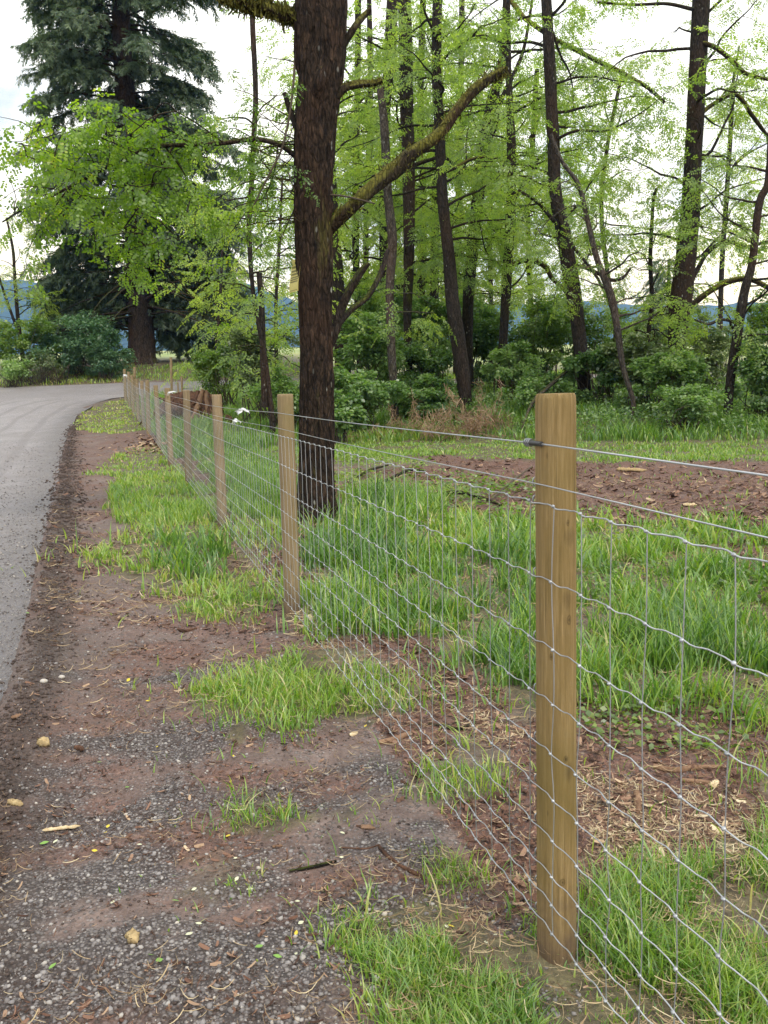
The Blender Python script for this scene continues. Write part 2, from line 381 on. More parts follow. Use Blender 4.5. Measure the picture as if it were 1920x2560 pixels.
col = k.mix(k.math('MULTIPLY', sp.outputs[0], .85), col, grv)
bnd = k.math('MULTIPLY', k.attr('tint').outputs['Fac'], k.ramp(n_mid, [(.32, .45), (.55, 1.)]))
col = k.mix(bnd, col, k.ramp(n_fine, [(.35, (.03, .022, .019)), (.65, (.085, .062, .052))]))
col = k.mix(sp.outputs[1], col, soilg)
hgt = k.math('ADD', k.math('MULTIPLY', chp, .8), k.math('MULTIPLY', n_fine, .5)); hgt = k.math('ADD', hgt, k.math('MULTIPLY', k.math('MULTIPLY', k.math('SUBTRACT', 1., vc.outputs['Distance']), sp.outputs[0]), 1.2))
k.bsdf(out, col, k.ramp(n_big, [(.4, .62), (.6, .95)]), k.bump(hgt, .7, .02), .3)
go = mb.build('ground', m); tag(go, 'muddy brown ground with gravel, bark mulch and grass patches around the fence', 'ground', kind='structure')
ca = go.data.color_attributes.new('mask', 'FLOAT_COLOR', 'POINT')
ca.data.foreach_set('color', np.stack([gr, np.clip(g, 0, 1), np.clip(np.maximum(mul, straw*.7), 0, 1), np.ones_like(g)], -1).astype(np.float32).ravel())
def gz(x, y):
    x = np.asarray(x, float); y = np.asarray(y, float)
    i = np.clip(np.searchsorted(gx, x)-1, 0, nx-2); j = np.clip(np.searchsorted(gy, y)-1, 0, ny-2)
    u = (x-gx[i])/(gx[i+1]-gx[i]); v = (y-gy[j])/(gy[j+1]-gy[j])
    return (Z[j, i]*(1-u)+Z[j, i+1]*u)*(1-v)+(Z[j+1, i]*(1-u)+Z[j+1, i+1]*u)*v
# ---------------------------------------------------------------- road
ry = np.concatenate([np.linspace(-25, 0, 30), np.arange(.2, 12, .12), np.arange(12, 41.6, .28)])
su = np.concatenate([[0, .006, .012, .02], np.linspace(.03, 1, 60)])
RX = []; RY = []
for y in ry:
    x0 = redge(y)+.02+(.02*(float(fbm(y*3, 3.))-.5)+.12*(float(fbm(y*1.1, 8.))-.5)); xl = -42
    xs = x0+(xl-x0)*su**1.6
    RX.append(xs); RY.append(y+.10*(xs+12)*ss(36, 41, y))
RX = np.array(RX); RY = np.array(RY)
rz = zt(RX, RY)+micro(RX, RY)-.02+.006+.02*np.exp(-su/.01)[None]*0
e = redge(RY)-RX
rz = rz+.012*ss(0, .3, e)-.05*ss(.03, 0, e)*0
lane = e
rz = rz-.02*np.exp(-((lane-1.0)/.35)**2)-.02*np.exp(-((lane-2.8)/.35)**2)
mb = MB(); n2 = RX.shape[1]
a = (np.arange(len(ry)-1)[:, None]*n2+np.arange(n2-1)).ravel()
mb.add(np.stack([RX, RY, rz], -1), np.stack([a, a+n2, a+n2+1, a+1], -1), np.clip(e/8, 0, 1).ravel())
m, nt, out = mat('road_gravel'); k = N(nt); p = k.pos()
n1 = k.noise(.8, 5., .6, p); n2_ = k.noise(55., 4., .7, p)
vc = k.n('ShaderNodeTexVoronoi'); k.put(vc, 'Scale', 70.); k.put(vc, 'Vector', p)
sg = k.n('ShaderNodeSeparateColor'); nt.links.new(vc.outputs['Color'], sg.inputs[0])
stn = k.ramp(sg.outputs[1], [(0., (.14, .128, .13)), (.55, (.265, .24, .246)), (.9, (.40, .375, .375)), (1., (.56, .52, .48))])
base = k.ramp(k.math('ADD', k.math('MULTIPLY', n1, .6), k.math('MULTIPLY', n2_, .4)), [(.36, (.16, .14, .139)), (.52, (.265, .236, .24)), (.66, (.36, .325, .33))])
col = k.mix(.58, base, stn)
te = k.math('MULTIPLY', k.attr('tint').outputs['Fac'], 8.)
w = k.n('ShaderNodeTexWave'); w.wave_type = 'BANDS'; k.put(w, 'Scale', .32); k.put(w, 'Distortion', 2.5); k.put(w, 'Detail', 3.)
cx = k.n('ShaderNodeCombineXYZ'); nt.links.new(te, cx.inputs[0]); nt.links.new(k.math('MULTIPLY', k.noise(.25, 2., .5, p), .8), cx.inputs[1]); nt.links.new(cx.outputs[0], w.inputs['Vector'])
col = k.mix(k.ramp(w.outputs['Fac'], [(.02, .34), (.22, 0.)]), col, (.11, .095, .095))
edge_ = k.ramp(k.math('ADD', te, k.math('MULTIPLY', k.math('SUBTRACT', k.noise(2.2, 5., .65, p), .5), 1.2)), [(.1, .92), (1.0, 0.)])
col = k.mix(edge_, col, k.mix(.5, k.mix(.5, (.10, .088, .085), stn), (.075, .065, .063)))
col = k.mix(k.ramp(k.noise(.45, 6., .7, k.pos((1, .5, 1))), [(.42, .35), (.58, 0.)]), col, (.19, .165, .158))
k.bsdf(out, col, .62, k.bump(k.math('ADD', n2_, k.math('MULTIPLY', vc.outputs['Distance'], .8)), .9, .016), .55)
tag(mb.build('gravel_road', m), 'compacted grey gravel road curving away to the right beyond the fence', 'road', kind='structure')
# ---------------------------------------------------------------- gravel, clods, chips
def ico(sub=1):
    import bmesh
    b = bmesh.new(); bmesh.ops.create_icosphere(b, subdivisions=sub, radius=1.)
    V = np.array([v.co for v in b.verts]); Fq = np.array([[v.index for v in f.verts] for f in b.faces]); b.free(); return V, Fq
ICO1 = ico(1); ICO2 = ico(2)
def rocks(n): return [ICO1[0]*(1+.55*(rng.random((len(ICO1[0]), 1))-.5))*(.8+.5*rng.random(3))*np.array([1, 1, .62]) for _ in range(n)]
def randrot(n, flat=.5):
    a = rng.random(n)*2*pi; d = np.stack([cos_(a), sin_(a), (rng.random(n)-.5)*flat], -1)
    return rotframes(d, (rng.random(n)-.5)*flat*2)
def sample(n, y0, y1, half=.62, pw=1.):
    """points in front of the camera, denser close by"""
    r = y0*(y1/y0)**rng.random(n); a = (rng.random(n)*2-1)*half
    return r*sin_(a), r*cos_(a)
mb = MB()
x, y = sample(85000, 1.5, 9., .55)
g_, h_, u_, gr_, mu_, st_ = zones(x, y)
keep = (x > redge(y)+.02) & (rng.random(len(x)) < gr_*.62+.11*(g_ < .3)*(x < .4-.3*(y-2)))
x, y = x[keep], y[keep]; r = .0018+.0072*rng.random(len(x))**3.; r *= np.clip(y/4, .9, 1.5)
t = rng.random(len(x))
rk = rocks(10); w = rng.integers(0, 10, len(x))
for q in range(10):
    i = w == q; n = i.sum()
    if n: scatter(mb, rk[q], ICO1[1], np.stack([x[i], y[i], gz(x[i], y[i])+r[i]*.12], -1), randrot(n), r[i], t[i])
m, nt, out = mat('gravel_stone'); k = N(nt)
rr = k.n('ShaderNodeNewGeometry').outputs['Random Per Island']
col = k.ramp(rr, [(0., (.10, .089, .085)), (.45, (.195, .177, .172)), (.8, (.305, .282, .273)), (.95, (.42, .39, .36)), (1., (.56, .50, .43))])
col = k.mix(k.math('MULTIPLY', k.noise(180., 3.), .5), col, (.12, .10, .09))
k.bsdf(out, col, .75, None, .35); M['stone'] = m
tag(mb.build('gravel', M['stone'], smooth=False), 'loose grey crushed gravel strewn over the muddy verge', 'gravel', kind='stuff')
# sparse loose stones on the road
mb = MB(); x, y = sample(120000, 2.5, 24., .62); keep = (x < redge(y)-.02) & (rng.random(len(x)) < .75-.35*ss(.4, 2., redge(y)-x)); x, y = x[keep], y[keep]
r = (.0022+.0055*rng.random(len(x))**3)*np.clip(y/5, .8, 1.6)
zr = zt(x, y)+micro(x, y)+.001
scatter(mb, rk[0], ICO1[1], np.stack([x, y, zr], -1), randrot(len(x)), r, rng.random(len(x)))
tag(mb.build('road_stones', M['stone'], smooth=False), 'small loose stones lying on the road surface', 'stones', kind='stuff')
# dark clods along the road edge
mb = MB(); yy = 2.*(30/2.)**rng.random(24000); xx = redge(yy)+rng.normal(.13, .085, len(yy))*np.clip(yy/5, .8, 1.5)
r = (.0016+.015*rng.random(len(yy))**5)*np.clip(yy/7, .75, 1.6)
for q in range(10):
    i = rng.integers(0, 10, len(yy)) == q; n = i.sum()
    scatter(mb, rk[q], ICO1[1], np.stack([xx[i], yy[i], H(xx[i], yy[i])+r[i]*.2], -1), randrot(n), r[i], rng.random(n))
M['clod'] = plainmat('mud_clod', (.045, .034, .03), (.12, .09, .078), .95, (40, 40, 40), .1, .8, obj=False, bd=.01)
x, y = sample(60000, 1.5, 9., .55); g_, h_, u_, gr_, mu_, st_ = zones(x, y); kp_ = (x > redge(y)+.02) & (rng.random(len(x)) < (.25+.5*mu_)*(g_ < .5)); x, y = x[kp_], y[kp_]; r = (.0012+.0055*rng.random(len(x))**3)*np.clip(y/3.5, .9, 1.8)
for q in range(4):
    i = np.arange(len(x)) % 4 == q; scatter(mb, rk[q], ICO1[1], np.stack([x[i], y[i], gz(x[i], y[i])+r[i]*.2], -1), randrot(i.sum()), r[i], rng.random(i.sum()))
tag(mb.build('mud_clods', M['clod'], smooth=False), 'dark crumbly ridge of mud along the edge of the road', 'mud', kind='stuff')
# bark chips and straw
def sliver(n=4, w=.16, bend=.1):
    xs = np.linspace(-.5, .5, n); ww = w*(.55+.45*np.sin(np.linspace(.3, 2.8, n)))
    V = []
    for xx_, w_ in zip(xs, ww):
        V += [(xx_, -w_/2, bend*xx_*xx_), (xx_, w_/2, bend*xx_*xx_+.02)]
    V = np.array(V); F_ = np.array([[2*i, 2*i+2, 2*i+3, 2*i+1] for i in range(n-1)]); return V, F_
mb = MB(); x, y = sample(170000, 1.5, 24., .60)
g_, h_, u_, gr_, mu_, st_ = zones(x, y)
side = x > .4-.3*(y-2)
keep = (x > redge(y)+.02) & (rng.random(len(x)) < np.clip(mu_*.55+.06+.25*st_, 0, 1)*(1-.8*np.clip(g_, 0, 1))*np.where(side, 1, .8)*(1-.6*gr_)); x, y, sd, st2 = x[keep], y[keep], side[keep], st_[keep]
L = (.010+np.where(side[keep], .05, .032)*rng.random(len(x))**2.3)*np.clip(y/3.5, .9, 2.4); n = len(x)
for q in range(5):
    i = rng.integers(0, 5, n) == q; c = i.sum(); V_, F_ = sliver(4, [.07, .11, .18, .34, .05][q], [.4, .8, .5, .3, 1.2][q])
    tt = np.clip(rng.random(c)**1.8*.85+.6*st2[i]*rng.random(c), 0, 1)
    scatter(mb, V_, F_, np.stack([x[i], y[i], gz(x[i], y[i])+.004+.012*rng.random(c)*sd[i]], -1), randrot(c, .7), L[i], tt)
m, nt, out = mat('bark_chip'); k = N(nt)
rr = k.n('ShaderNodeNewGeometry').outputs['Random Per Island']
col = k.ramp(k.math('ADD', k.math('MULTIPLY', rr, .35), k.math('MULTIPLY', k.attr('tint').outputs['Fac'], .75)), [(.1, (.05, .026, .018)), (.35, (.12, .062, .042)), (.6, (.22, .125, .085)), (.85, (.40, .28, .18)), (1., (.58, .47, .32))])
k.bsdf(out, col, .85, None, .2); M['chip'] = m
tag(mb.build('bark_mulch', m), 'reddish brown bark chips and dry straw littering the bare soil', 'mulch', kind='stuff')
# ---------------------------------------------------------------- grass
def blades(mb, x, y, z, h, wd, hue, bend=.55, nseg=4, laz=None):
    n = len(x); a = rng.random(n)*2*pi; b = h*(bend*rng.random(n)**.7+.12); a2 = a+rng.normal(0, .5, n)
    t = np.linspace(0, 1, nseg+1); V = []
    curve = (t[None]**2)*b[:, None]; zz = h[:, None]*(t[None]-.18*t[None]**3*(b/h)[:, None]*1.6)
    cx = x[:, None]+cos_(a)[:, None]*curve; cy = y[:, None]+sin_(a)[:, None]*curve; cz = z[:, None]+zz
    ww = wd[:, None]*np.minimum(1, (1.02-t[None])*1.6)*.5*np.where(t[None] == 0, .7, 1)
    px, py = -sin_(a2)[:, None]*ww, cos_(a2)[:, None]*ww
    A = np.stack([cx-px, cy-py, cz], -1); B = np.stack([cx+px, cy+py, cz], -1)
    V = np.stack([A, B], 2).reshape(n, -1, 3); mV = 2*(nseg+1)
    f = np.array([[2*i, 2*i+1, 2*i+3, 2*i+2] for i in range(nseg)])
    Fs = (f[None]+np.arange(n)[:, None, None]*mV).reshape(-1, 4)
    mb.add(V.reshape(-1, 3), Fs, np.repeat(np.clip(hue, 0, 1), mV))
short = MB(); tall = MB(); far_ = MB()
x, y = sample(330000, 1.5, 9.5, .60); jx = rng.normal(0, .035, (2, len(x)))*np.clip(y/2.5, .8, 3)*(1+2*(rng.random(len(x)) < .3)); g_, h_, u_, _, _, _ = zones(x+jx[0], y+jx[1])
clump = fbm(x*5, y*5, 70., 3)
keep = (rng.random(len(x)) < g_*(.07+.85*ss(.38, .62, clump)))
x, y, h_, u_, clump = x[keep], y[keep], h_[keep], u_[keep], clump[keep]; n = len(x)
hh = h_*(.22+.78*rng.random(n)**1.7)*(.4+.75*ss(.35, .65, clump))
hue = u_+rng.normal(0, .12, n)+.5*(fbm(x*1.7, y*1.7, 77., 3)-.5)+.28*(rng.random(n) < .12)+.35*(rng.random(n) < .06)
wd = (.003+.004*rng.random(n))*np.clip(y/3.2, .8, 2.4)*np.where(h_ > .2, 1.35, 1)
tl = h_ > .2
blades(short, x[~tl], y[~tl], gz(x, y)[~tl]-.004, hh[~tl], wd[~tl], hue[~tl], .8)
blades(tall, x[tl], y[tl], gz(x, y)[tl]-.004, hh[tl], wd[tl], hue[tl], .7)
x, y = sample(240000, 9.5, 48., .60); g_, h_, u_, _, _, _ = zones(x, y)
clump = fbm(x*1.5, y*1.5, 70., 3)
keep = (rng.random(len(x)) < g_*(.5+1.*ss(.35, .6, clump))); x, y, h_, u_, clump = x[keep], y[keep], h_[keep], u_[keep], clump[keep]; n = len(x)
hh = h_*(.4+.8*rng.random(n))*(.5+.8*ss(.35, .65, clump)); hue = u_+rng.normal(0, .13, n)+.3*(rng.random(n) < .12)
blades(far_, x, y, gz(x, y)-.01, hh, (.004+.004*rng.random(n))*np.clip(y/5, 1.6, 6), hue, .7, 3)
tag(short.build('grass', M['grass']), 'short bright green grass in ragged patches beside the fence', 'grass', kind='stuff')
tag(tall.build('tall_grass', M['grass']), 'taller lush grass behind the fence and in clumps on the verge', 'tall grass', kind='stuff')
tag(far_.build('far_grass', M['grass']), 'green grass strips and banks in front of the trees', 'grass', kind='stuff')
# long pale arching dead blades here and there
mb = MB(); x, y = sample(1100, 2.2, 10., .58); g_, h_, u_, _, _, _ = zones(x, y); keep = (g_ > .3); x, y = x[keep], y[keep]; n = len(x)
blades(mb, x, y, gz(x, y), .06+.13*rng.random(n), .004+.004*rng.random(n), .80+.2*rng.random(n), 1.3, 6)
tag(mb.build('dry_grass', M['grass']), 'pale arching dry blades mixed into the green grass', 'dry grass', kind='stuff')
# low broad-leaved weeds: paddock by the big tree and the bank below the grove
LEAF = (np.array([(0, 0, 0), (.5, -.33, .05), (1, 0, -.08), (.5, .33, .05)]), np.array([[0, 1, 2, 3]]))
mb = MB()
def weedpatch(n, cx, cy, rx, ry, h, s):
    a = rng.random(n)*2*pi; r = np.sqrt(rng.random(n)); x = cx+cos_(a)*r*rx; y = cy+sin_(a)*r*ry
    keep = rng.random(n) < ss(.38, .55, fbm(x*2.2, y*2.2, 90.)); x, y = x[keep], y[keep]; n = len(x)
    z = gz(x, y)+h*rng.random(n)*(.4+.9*fbm(x*1.5, y*1.5, 95.))
    scatter(mb, *LEAF, np.stack([x, y, z], -1), randrot(n, 1.1), s*(.6+.8*rng.random(n)), np.clip(.5+rng.normal(0, .2, n), 0, 1))
weedpatch(5000, .6, 10.8, 1.6, 2.4, .16, .05); weedpatch(2500, 2.4, 8.2, 1.4, 1.2, .14, .045)
weedpatch(2500, -1.2, 15, 2.0, 2, .2, .06); weedpatch(1500, 1.9, 5.8, .9, .7, .12, .035)
weedpatch(900, 1.15, 3.6, .5, .4, .05, .03)
tag(mb.build('weeds', M['shrub_lime']), 'low broad-leaved weeds in the paddock near the big trunk', 'weeds', kind='stuff')
mb = MB()
n = 60000; x = rng.uniform(-2.5, 15, n); y = rng.uniform(18, 30, n)+3*ss(5, -1, x)
d = zt(x, y); ok_ = (d > .07) & (d < 1.3) & (rng.random(n) < ss(.3, .5, fbm(x*.9, y*.9, 33.))); x, y = x[ok_], y[ok_]; n = len(x)
z = gz(x, y)+.05+.75*rng.random(n)**1.3*fbm(x*.8, y*.8, 36.)
scatter(mb, *LEAF, np.stack([x, y, z], -1), randrot(n, 1.3), .07*(.6+.8*rng.random(n)), np.clip(.5+rng.normal(0, .2, n)+.5*(fbm(x*.5, y*.5, 5.)-.5), 0, 1))
tag(mb.build('bank_weeds', M['shrub_dark']), 'tangled low green ground cover on the bank below the grove', 'ground cover', kind='stuff')
# fine straw, shreds and thatch over everything that is not road
mb = MB(); x, y = sample(130000, 1.5, 13., .58); g_, h_, u_, gr_, mu_, st_ = zones(x, y); sd_ = x > .4-.3*(y-2)
cl_ = fbm(x*2.6, y*2.6, 15., 3)
kp_ = (x > redge(y)+.05) & (rng.random(len(x)) < (ss(.40, .62, cl_)*.30*(1-.75*gr_)+.16*(g_ > .3)+.75*st_+.12*sd_)); x, y, st_, g_ = x[kp_], y[kp_], st_[kp_], g_[kp_]; n = len(x)
L = (.02+.055*rng.random(n)**1.8)*np.clip(y/3.5, .85, 1.8)
for q in range(4):
    i = np.arange(n) % 4 == q; V_, F_ = sliver(5, [.022, .032, .045, .03][q], [.2, .5, .4, .8][q]); c = i.sum()
    R = randrot(c, .35); V2 = V_+np.stack([0*V_[:, 0], [.2, -.35, .1, .55][q]*V_[:, 0]**2, 0*V_[:, 0]], -1)
    scatter(mb, V2, F_, np.stack([x[i], y[i], gz(x[i], y[i])+.004+.012*rng.random(c)+.03*(g_[i] > .4)*rng.random(c)], -1), R, L[i], np.clip(.25+.5*rng.random(c)+.3*st_[i], 0, 1))
m, nt, out = mat('straw'); k = N(nt)
k.bsdf(out, k.ramp(k.math('ADD', k.math('MULTIPLY', k.n('ShaderNodeNewGeometry').outputs['Random Per Island'], .5), k.math('MULTIPLY', k.attr('tint').outputs['Fac'], .6)), [(.15, (.10, .06, .035)), (.45, (.24, .16, .09)), (.75, (.44, .34, .20)), (1., (.62, .54, .36))]), .8, None, .2)
tag(mb.build('straw', m), 'dry straw, shreds and dead grass littering the soil', 'straw', kind='stuff')
# ---------------------------------------------------------------- fence
POSTS = [((1200,850),(1203,2078),2.03,.0465),((616,851),(632,1335),5.43,.0495),((468,852),(481,1140),9.0,.05),((402.5,843),(408,1049),12.9,.05),((361,838),(369.5,1008),16.,.05),
 ((336,832),(344.7,968),19.8,.05),((318,821.5),(321,937),23.2,.055),((306,822.5),(310,915),26.4,.05),((295.5,818.5),(299,900),28.9,.05),((285,810),(288,888),31.,.05),((277.5,803),(280,880),32.8,.055),((268.7,797),(272,874),34.2,.055)]
p0 = P(1203, 2078, 2.03)
fence = empty('wire_fence', (p0[0], p0[1], 0), 'new wire mesh fence on round wooden posts along the gravel verge', 'fence')
def woodmat(name, c1, c2, c3, knots=()):
    m, nt, out = mat(name); k = N(nt)
    g1 = k.noise(1., 8., .82, k.pos((130, 130, 4.2))); g2 = k.noise(2., 3., .5, k.pos((2, 2, 1.3)))
    v = k.vor(5.5, k.pos((1.5, 1.5, .9))); kn = k.ramp(k.math('ADD', v, k.math('MULTIPLY', k.math('SUBTRACT', g1, .5), .12)), [(.07, 1.), (.17, 0.)])
    col = k.ramp(g1, [(.34, c1), (.52, c2), (.68, c3)])
    col = k.mix(k.ramp(g2, [(.4, 0.), (.7, .6)]), col, (c1[0]*1.1, c1[1]*1.2, c1[2]*.8))
    col = k.mix(k.math('MULTIPLY', kn, .6), col, tuple(q*.45 for q in c1))
    for kp_, kr_ in knots:
        dv = k.n('ShaderNodeVectorMath', operation='DISTANCE'); nt.links.new(k.pos((1, 1, .62)), dv.inputs[0]); dv.inputs[1].default_value = (kp_[0], kp_[1], kp_[2]*.62)
        dd_ = k.math('ADD', dv.outputs['Value'], k.math('MULTIPLY', k.math('SUBTRACT', g1, .5), .010)); f_ = k.ramp(k.math('DIVIDE', dd_, kr_), [(.0, .95), (.42, .8), (.55, .25), (.8, .55), (1., 0.)])
        col = k.mix(f_, col, tuple(q*.32 for q in c1))
    crk = k.ramp(k.noise(1., 3., .6, k.pos((60, 60, 1.1))), [(.64, 0.), (.68, .85)])
    col = k.mix(crk, col, tuple(q*.25 for q in c1))
    zz = k.n('ShaderNodeSeparateXYZ'); nt.links.new(k.pos(), zz.inputs[0]); sp_ = k.ramp(k.math('ADD', zz.outputs[2], k.math('MULTIPLY', k.math('SUBTRACT', k.noise(14., 4., .65, k.pos()), .5), .35)), [(.04, .75), (.22, 0.)])
    col = k.mix(sp_, col, (.10, .068, .05))
    k.bsdf(out, col, .8, k.bump(g1, .6, .004), .2); return m
M['post'] = woodmat('post_wood', (.135, .09, .036), (.255, .172, .074), (.385, .28, .145), [(P(a_, b_, 1.985), r_) for a_, b_, r_ in ((1178, 985, .010), (1232, 1340, .009), (1190, 1420, .006), (1222, 1640, .007), (1180, 1760, .009), (1214, 1905, .008), (1228, 1130, .006))])
M['post_old'] = woodmat('post_weathered', (.15, .107, .06), (.275, .20, .118), (.37, .285, .185))
def mkpost(top, base, r, name='post', mat_=None, parent=None, ns=40, n=60):
    mb = MB(); sd = rng.random()*50
    t = np.concatenate([np.linspace(0, .985, n), [.992, .997, 1.]]); pts = base+(top-base)*t[:, None]
    rr = r*(1.05-.06*t); rr[-3:] *= [.995, .97, .92]
    def dp(p, th, R):
        zz = p[:, 2:3]
        q = R*(1+.02*(fbm(cos_(th)[None]*1.5+sd, sin_(th)[None]*1.5, zz*1.2)-.5)+.02*(fbm(cos_(th)[None]*9+sd, sin_(th)[None]*9, zz*.8)-.5))
        if ns > 100:
            for t0_, z0_, z1_, dpt in ((4.45, .45, 1.32, .09), (3.4, -.1, .5, .05), (5.1, .2, .8, .05), (4.0, 1.05, 1.5, .07)):
                dth = (th[None]-t0_-.05*np.sin(zz*5+t0_)+pi) % (2*pi)-pi; q = q*(1-dpt*np.exp(-(dth/.022)**2)*ss(z0_, z0_+.15, zz)*ss(z1_, z1_-.15, zz))
            q[-4:-1] *= 1+.05*(vn(cos_(th)*9, sin_(th)*9)-.6)
        return q
    tube(mb, pts, rr, ns, None, dp)
    return mb.build(name, mat_, parent)
pax = []; POBJ = []
for i, (tp, bp, yy, r) in enumerate(POSTS):
    b = P(*bp, yy); t = P(*tp, yy); b[2] = min(zt(b[0], b[1]), b[2] if i < 4 else 9)-.06
    if i >= 4: t[0] = P(*tp, yy)[0]
    po = mkpost(t, b, r, 'post', M['post'] if i in (0,) else M['post_old'], fence, 220 if i == 0 else (48 if i < 3 else 20), 110 if i < 3 else 24)
    pax.append((b, t)); POBJ.append(po)
# brace post and top rail at the far end
b = P(291, 872, 35.2); t = P(291, 793, 35.2); b[2] = zt(b[0], b[1])-.05; mkpost(t, b, .055, 'post', M['post_old'], fence, 16, 10)
mb = MB(); q0 = pax[-1][1]-[0, 0, .35]; q1 = t-[0, 0, .38]; tube(mb, [q0+[.05, 0, 0], q1-[.05, 0, 0]], .045, 12, 6); mb.build('brace_rail', M['post'], fence)
m, nt, out = mat('galvanised_wire'); k = N(nt)
k.bsdf(out, k.ramp(k.noise(60., 3., .6), [(.3, (.26, .27, .28)), (.7, (.50, .51, .53))]), .40, None, .5, .6); M['wire'] = m
dr = np.array([-1.0133, 3.4036]); dr /= hypot(*dr); nl = np.array([-dr[1], dr[0]])
# path of the wire face (a touch in front of the posts), with cumulative length
node = []
for i, (b, t) in enumerate(pax):
    ax = t-[0, 0, 1.4]; ax = np.array([(b[0]+t[0])/2, (b[1]+t[1])/2, t[2]-1.4]); r = POSTS[i][3]
    node.append([ax[0]+nl[0]*(r+.004), ax[1]+nl[1]*(r+.004), ax[2]])
node = np.array(node); n0 = node[0]-np.array([*(dr*3.4), 0]); node = np.vstack([n0, node])
cum = np.concatenate([[0], np.cumsum(np.linalg.norm(np.diff(node, axis=0), axis=1))])
cum -= cum[1]
def at(s): return np.stack([np.interp(s, cum, node[:, q]) for q in range(3)], -1)
LH = [1.155, .982, .827, .697, .575, .466, .364, .272, .199, .127]
SP = .12; s_st = np.arange(-.082-SP*22, cum[-1], SP)[::-1][::-1]
jit = rng.normal(0, .004, (len(s_st), len(LH)))
knots = MB()
near = s_st < 9
kp = []; kr = []
for j, h in enumerate(LH):
    q = at(s_st+jit[:, j]); q[:, 2] += h; q[:, :2] += nl*.003; kp.append(q)
kp = np.concatenate(kp); n = len(kp)
kx = np.tile(np.array([-dr[0], -dr[1], 0.]), (n, 1))
scatter(knots, ICO1[0]*np.array([.0058, .0040, .0050]), ICO1[1], kp, rotframes(kx, rng.random(n)*6), np.ones(n), np.full(n, .5))
woven = knots.build('woven_wire', M['wire'], fence)
ssam = np.concatenate([np.arange(cum[0], 8, SP/8), np.arange(8, 18, SP/4), np.arange(18, cum[-1], SP/2)])
for j, h in enumerate(LH):
    ph = 2*pi*(ssam-s_st[0])/SP
    wv = .0025*np.sin(ph)+.0012*np.sin(2*ph+j)+.006*(fbm(ssam*1.7, j*7.)-.5)
    q = at(ssam); q[:, 2] += h+wv; q[:, :2] += nl*(.002*np.cos(ph))[:, None]
    mb = MB(); tube(mb, q, .0017 if j in (0, 9) else .0015, 6); mb.build('line_wire', M['wire'], woven)
rest = MB(); order = np.argsort(np.abs(s_st-1.0))
cnt = 0
vis = [i for i in order if s_st[i] > -1.15]
for c_, i in enumerate(vis):
    q = np.concatenate([at(np.array([s_st[i]+jit[i, j]])) for j in range(len(LH))]); q[:, 2] += LH
    mb = MB() if c_ < 99 else rest
    tube(mb, q, .00125, 5, 28 if c_ < 60 else 10, tint=.3)
    if c_ < 99: mb.build('stay_wire', M['wire'], woven)
o = rest.build('stay_wire', M['wire'], woven); o['kind'] = 'stuff'
strand = []
for h in (1.289, 1.197):
    sm = np.linspace(cum[0], cum[-1], 300); q = at(sm); q[:, 2] += h-.006*np.abs(np.sin(sm*pi/3.55))
    mb = MB(); tube(mb, q, .0020 if h > 1.25 else .0016, 7); strand.append(mb.build('strand_wire', M['wire'], fence))
m, nt, out = mat('black_plastic'); k = N(nt); k.bsdf(out, (.02, .02, .022), .45, None, .5); M['black'] = m
a_ = at(np.array([-.028, .0, .03, .056])); a_[:, 2] += 1.289
mb = MB(); tube(mb, smoothpath(a_[[0, 3]], 12)+[nl[0]*.002, nl[1]*.002, 0], [.0058]*12, 12, None); mb.build('insulator_sleeve', M['black'], strand[0])
mb = MB()
for s in (.030, .040, .050):
    c = at(np.array([s]))[0]+[0, 0, 1.289]; th = np.linspace(0, 2*pi, 14)
    tube(mb, np.stack([c[0]+nl[0]*.007*cos_(th), c[1]+nl[1]*.007*cos_(th), c[2]+.0085*sin_(th)], -1), .0016, 5)
mb.build('tie_wire', M['wire'], strand[0])
for h in [1.197]+LH:
    for i in range(3):
        mb = MB(); b, t = pax[i]; f = (t[2]-1.4+h-b[2])/(t[2]-b[2]); c = b+(t-b)*f; r = POSTS[i][3]
        a0 = -dr*.8+nl*.65; a0 = dr*.78+nl*.62; c = c+np.array([*(a0*r*1.0), 0])
        tube(mb, [c+[0, 0, -.011], c+[nl[0]*.009, nl[1]*.009, -.008], c+[nl[0]*.011, nl[1]*.011, 0], c+[nl[0]*.009, nl[1]*.009, .008], c+[0, 0, .011]], .0019, 5, 12)
        mb.build('staple', M['wire'], POBJ[i])
# white rag ribbons tied on the strands
m, nt, out = mat('white_cloth'); k = N(nt); k.bsdf(out, (.78, .78, .80), .8); M['white'] = m
def ribbon(s, h, label, size=.07, nm='ribbon'):
    c = at(np.array([s]))[0]+[0, 0, h]; mb = MB()
    for q in range(9):
        n = 9; u = np.linspace(0, 1, n); d = np.array([rng.normal(0, 1), rng.normal(0, 1), -.6+rng.random()]); d /= np.linalg.norm(d)
        cc = c+u[:, None]*d*size*(.6+.8*rng.random())+np.stack([.25*size*np.sin(u*7+q), .25*size*np.cos(u*5), -.5*size*u*u], -1)
        w = np.array([rng.normal(), rng.normal(), rng.normal()]); w = w/np.linalg.norm(w)*size*.13
        V = np.stack([cc-w, cc+w], 1).reshape(-1, 3); Fq = np.array([[2*i, 2*i+1, 2*i+3, 2*i+2] for i in range(n-1)])
        mb.add(V, Fq)
    tube(mb, [c+[0, 0, .010], c-[0, 0, .010]], .009, 8, 4)
    o = mb.build(nm, M['white'], None, True, c); tag(o, label, 'ribbon', 'white rags tied on the fence'); return o
def s_of(dx, h, lo, hi):
    ss_ = np.linspace(lo, hi, 400); q = at(ss_); q[:, 2] += h; px, py = project(q); return ss_[np.argmin(abs(px-dx))]
ribbon(s_of(524, 1.29, 3, 9), 1.289, 'upper white rag tied on the top strand between second and third posts', .052)
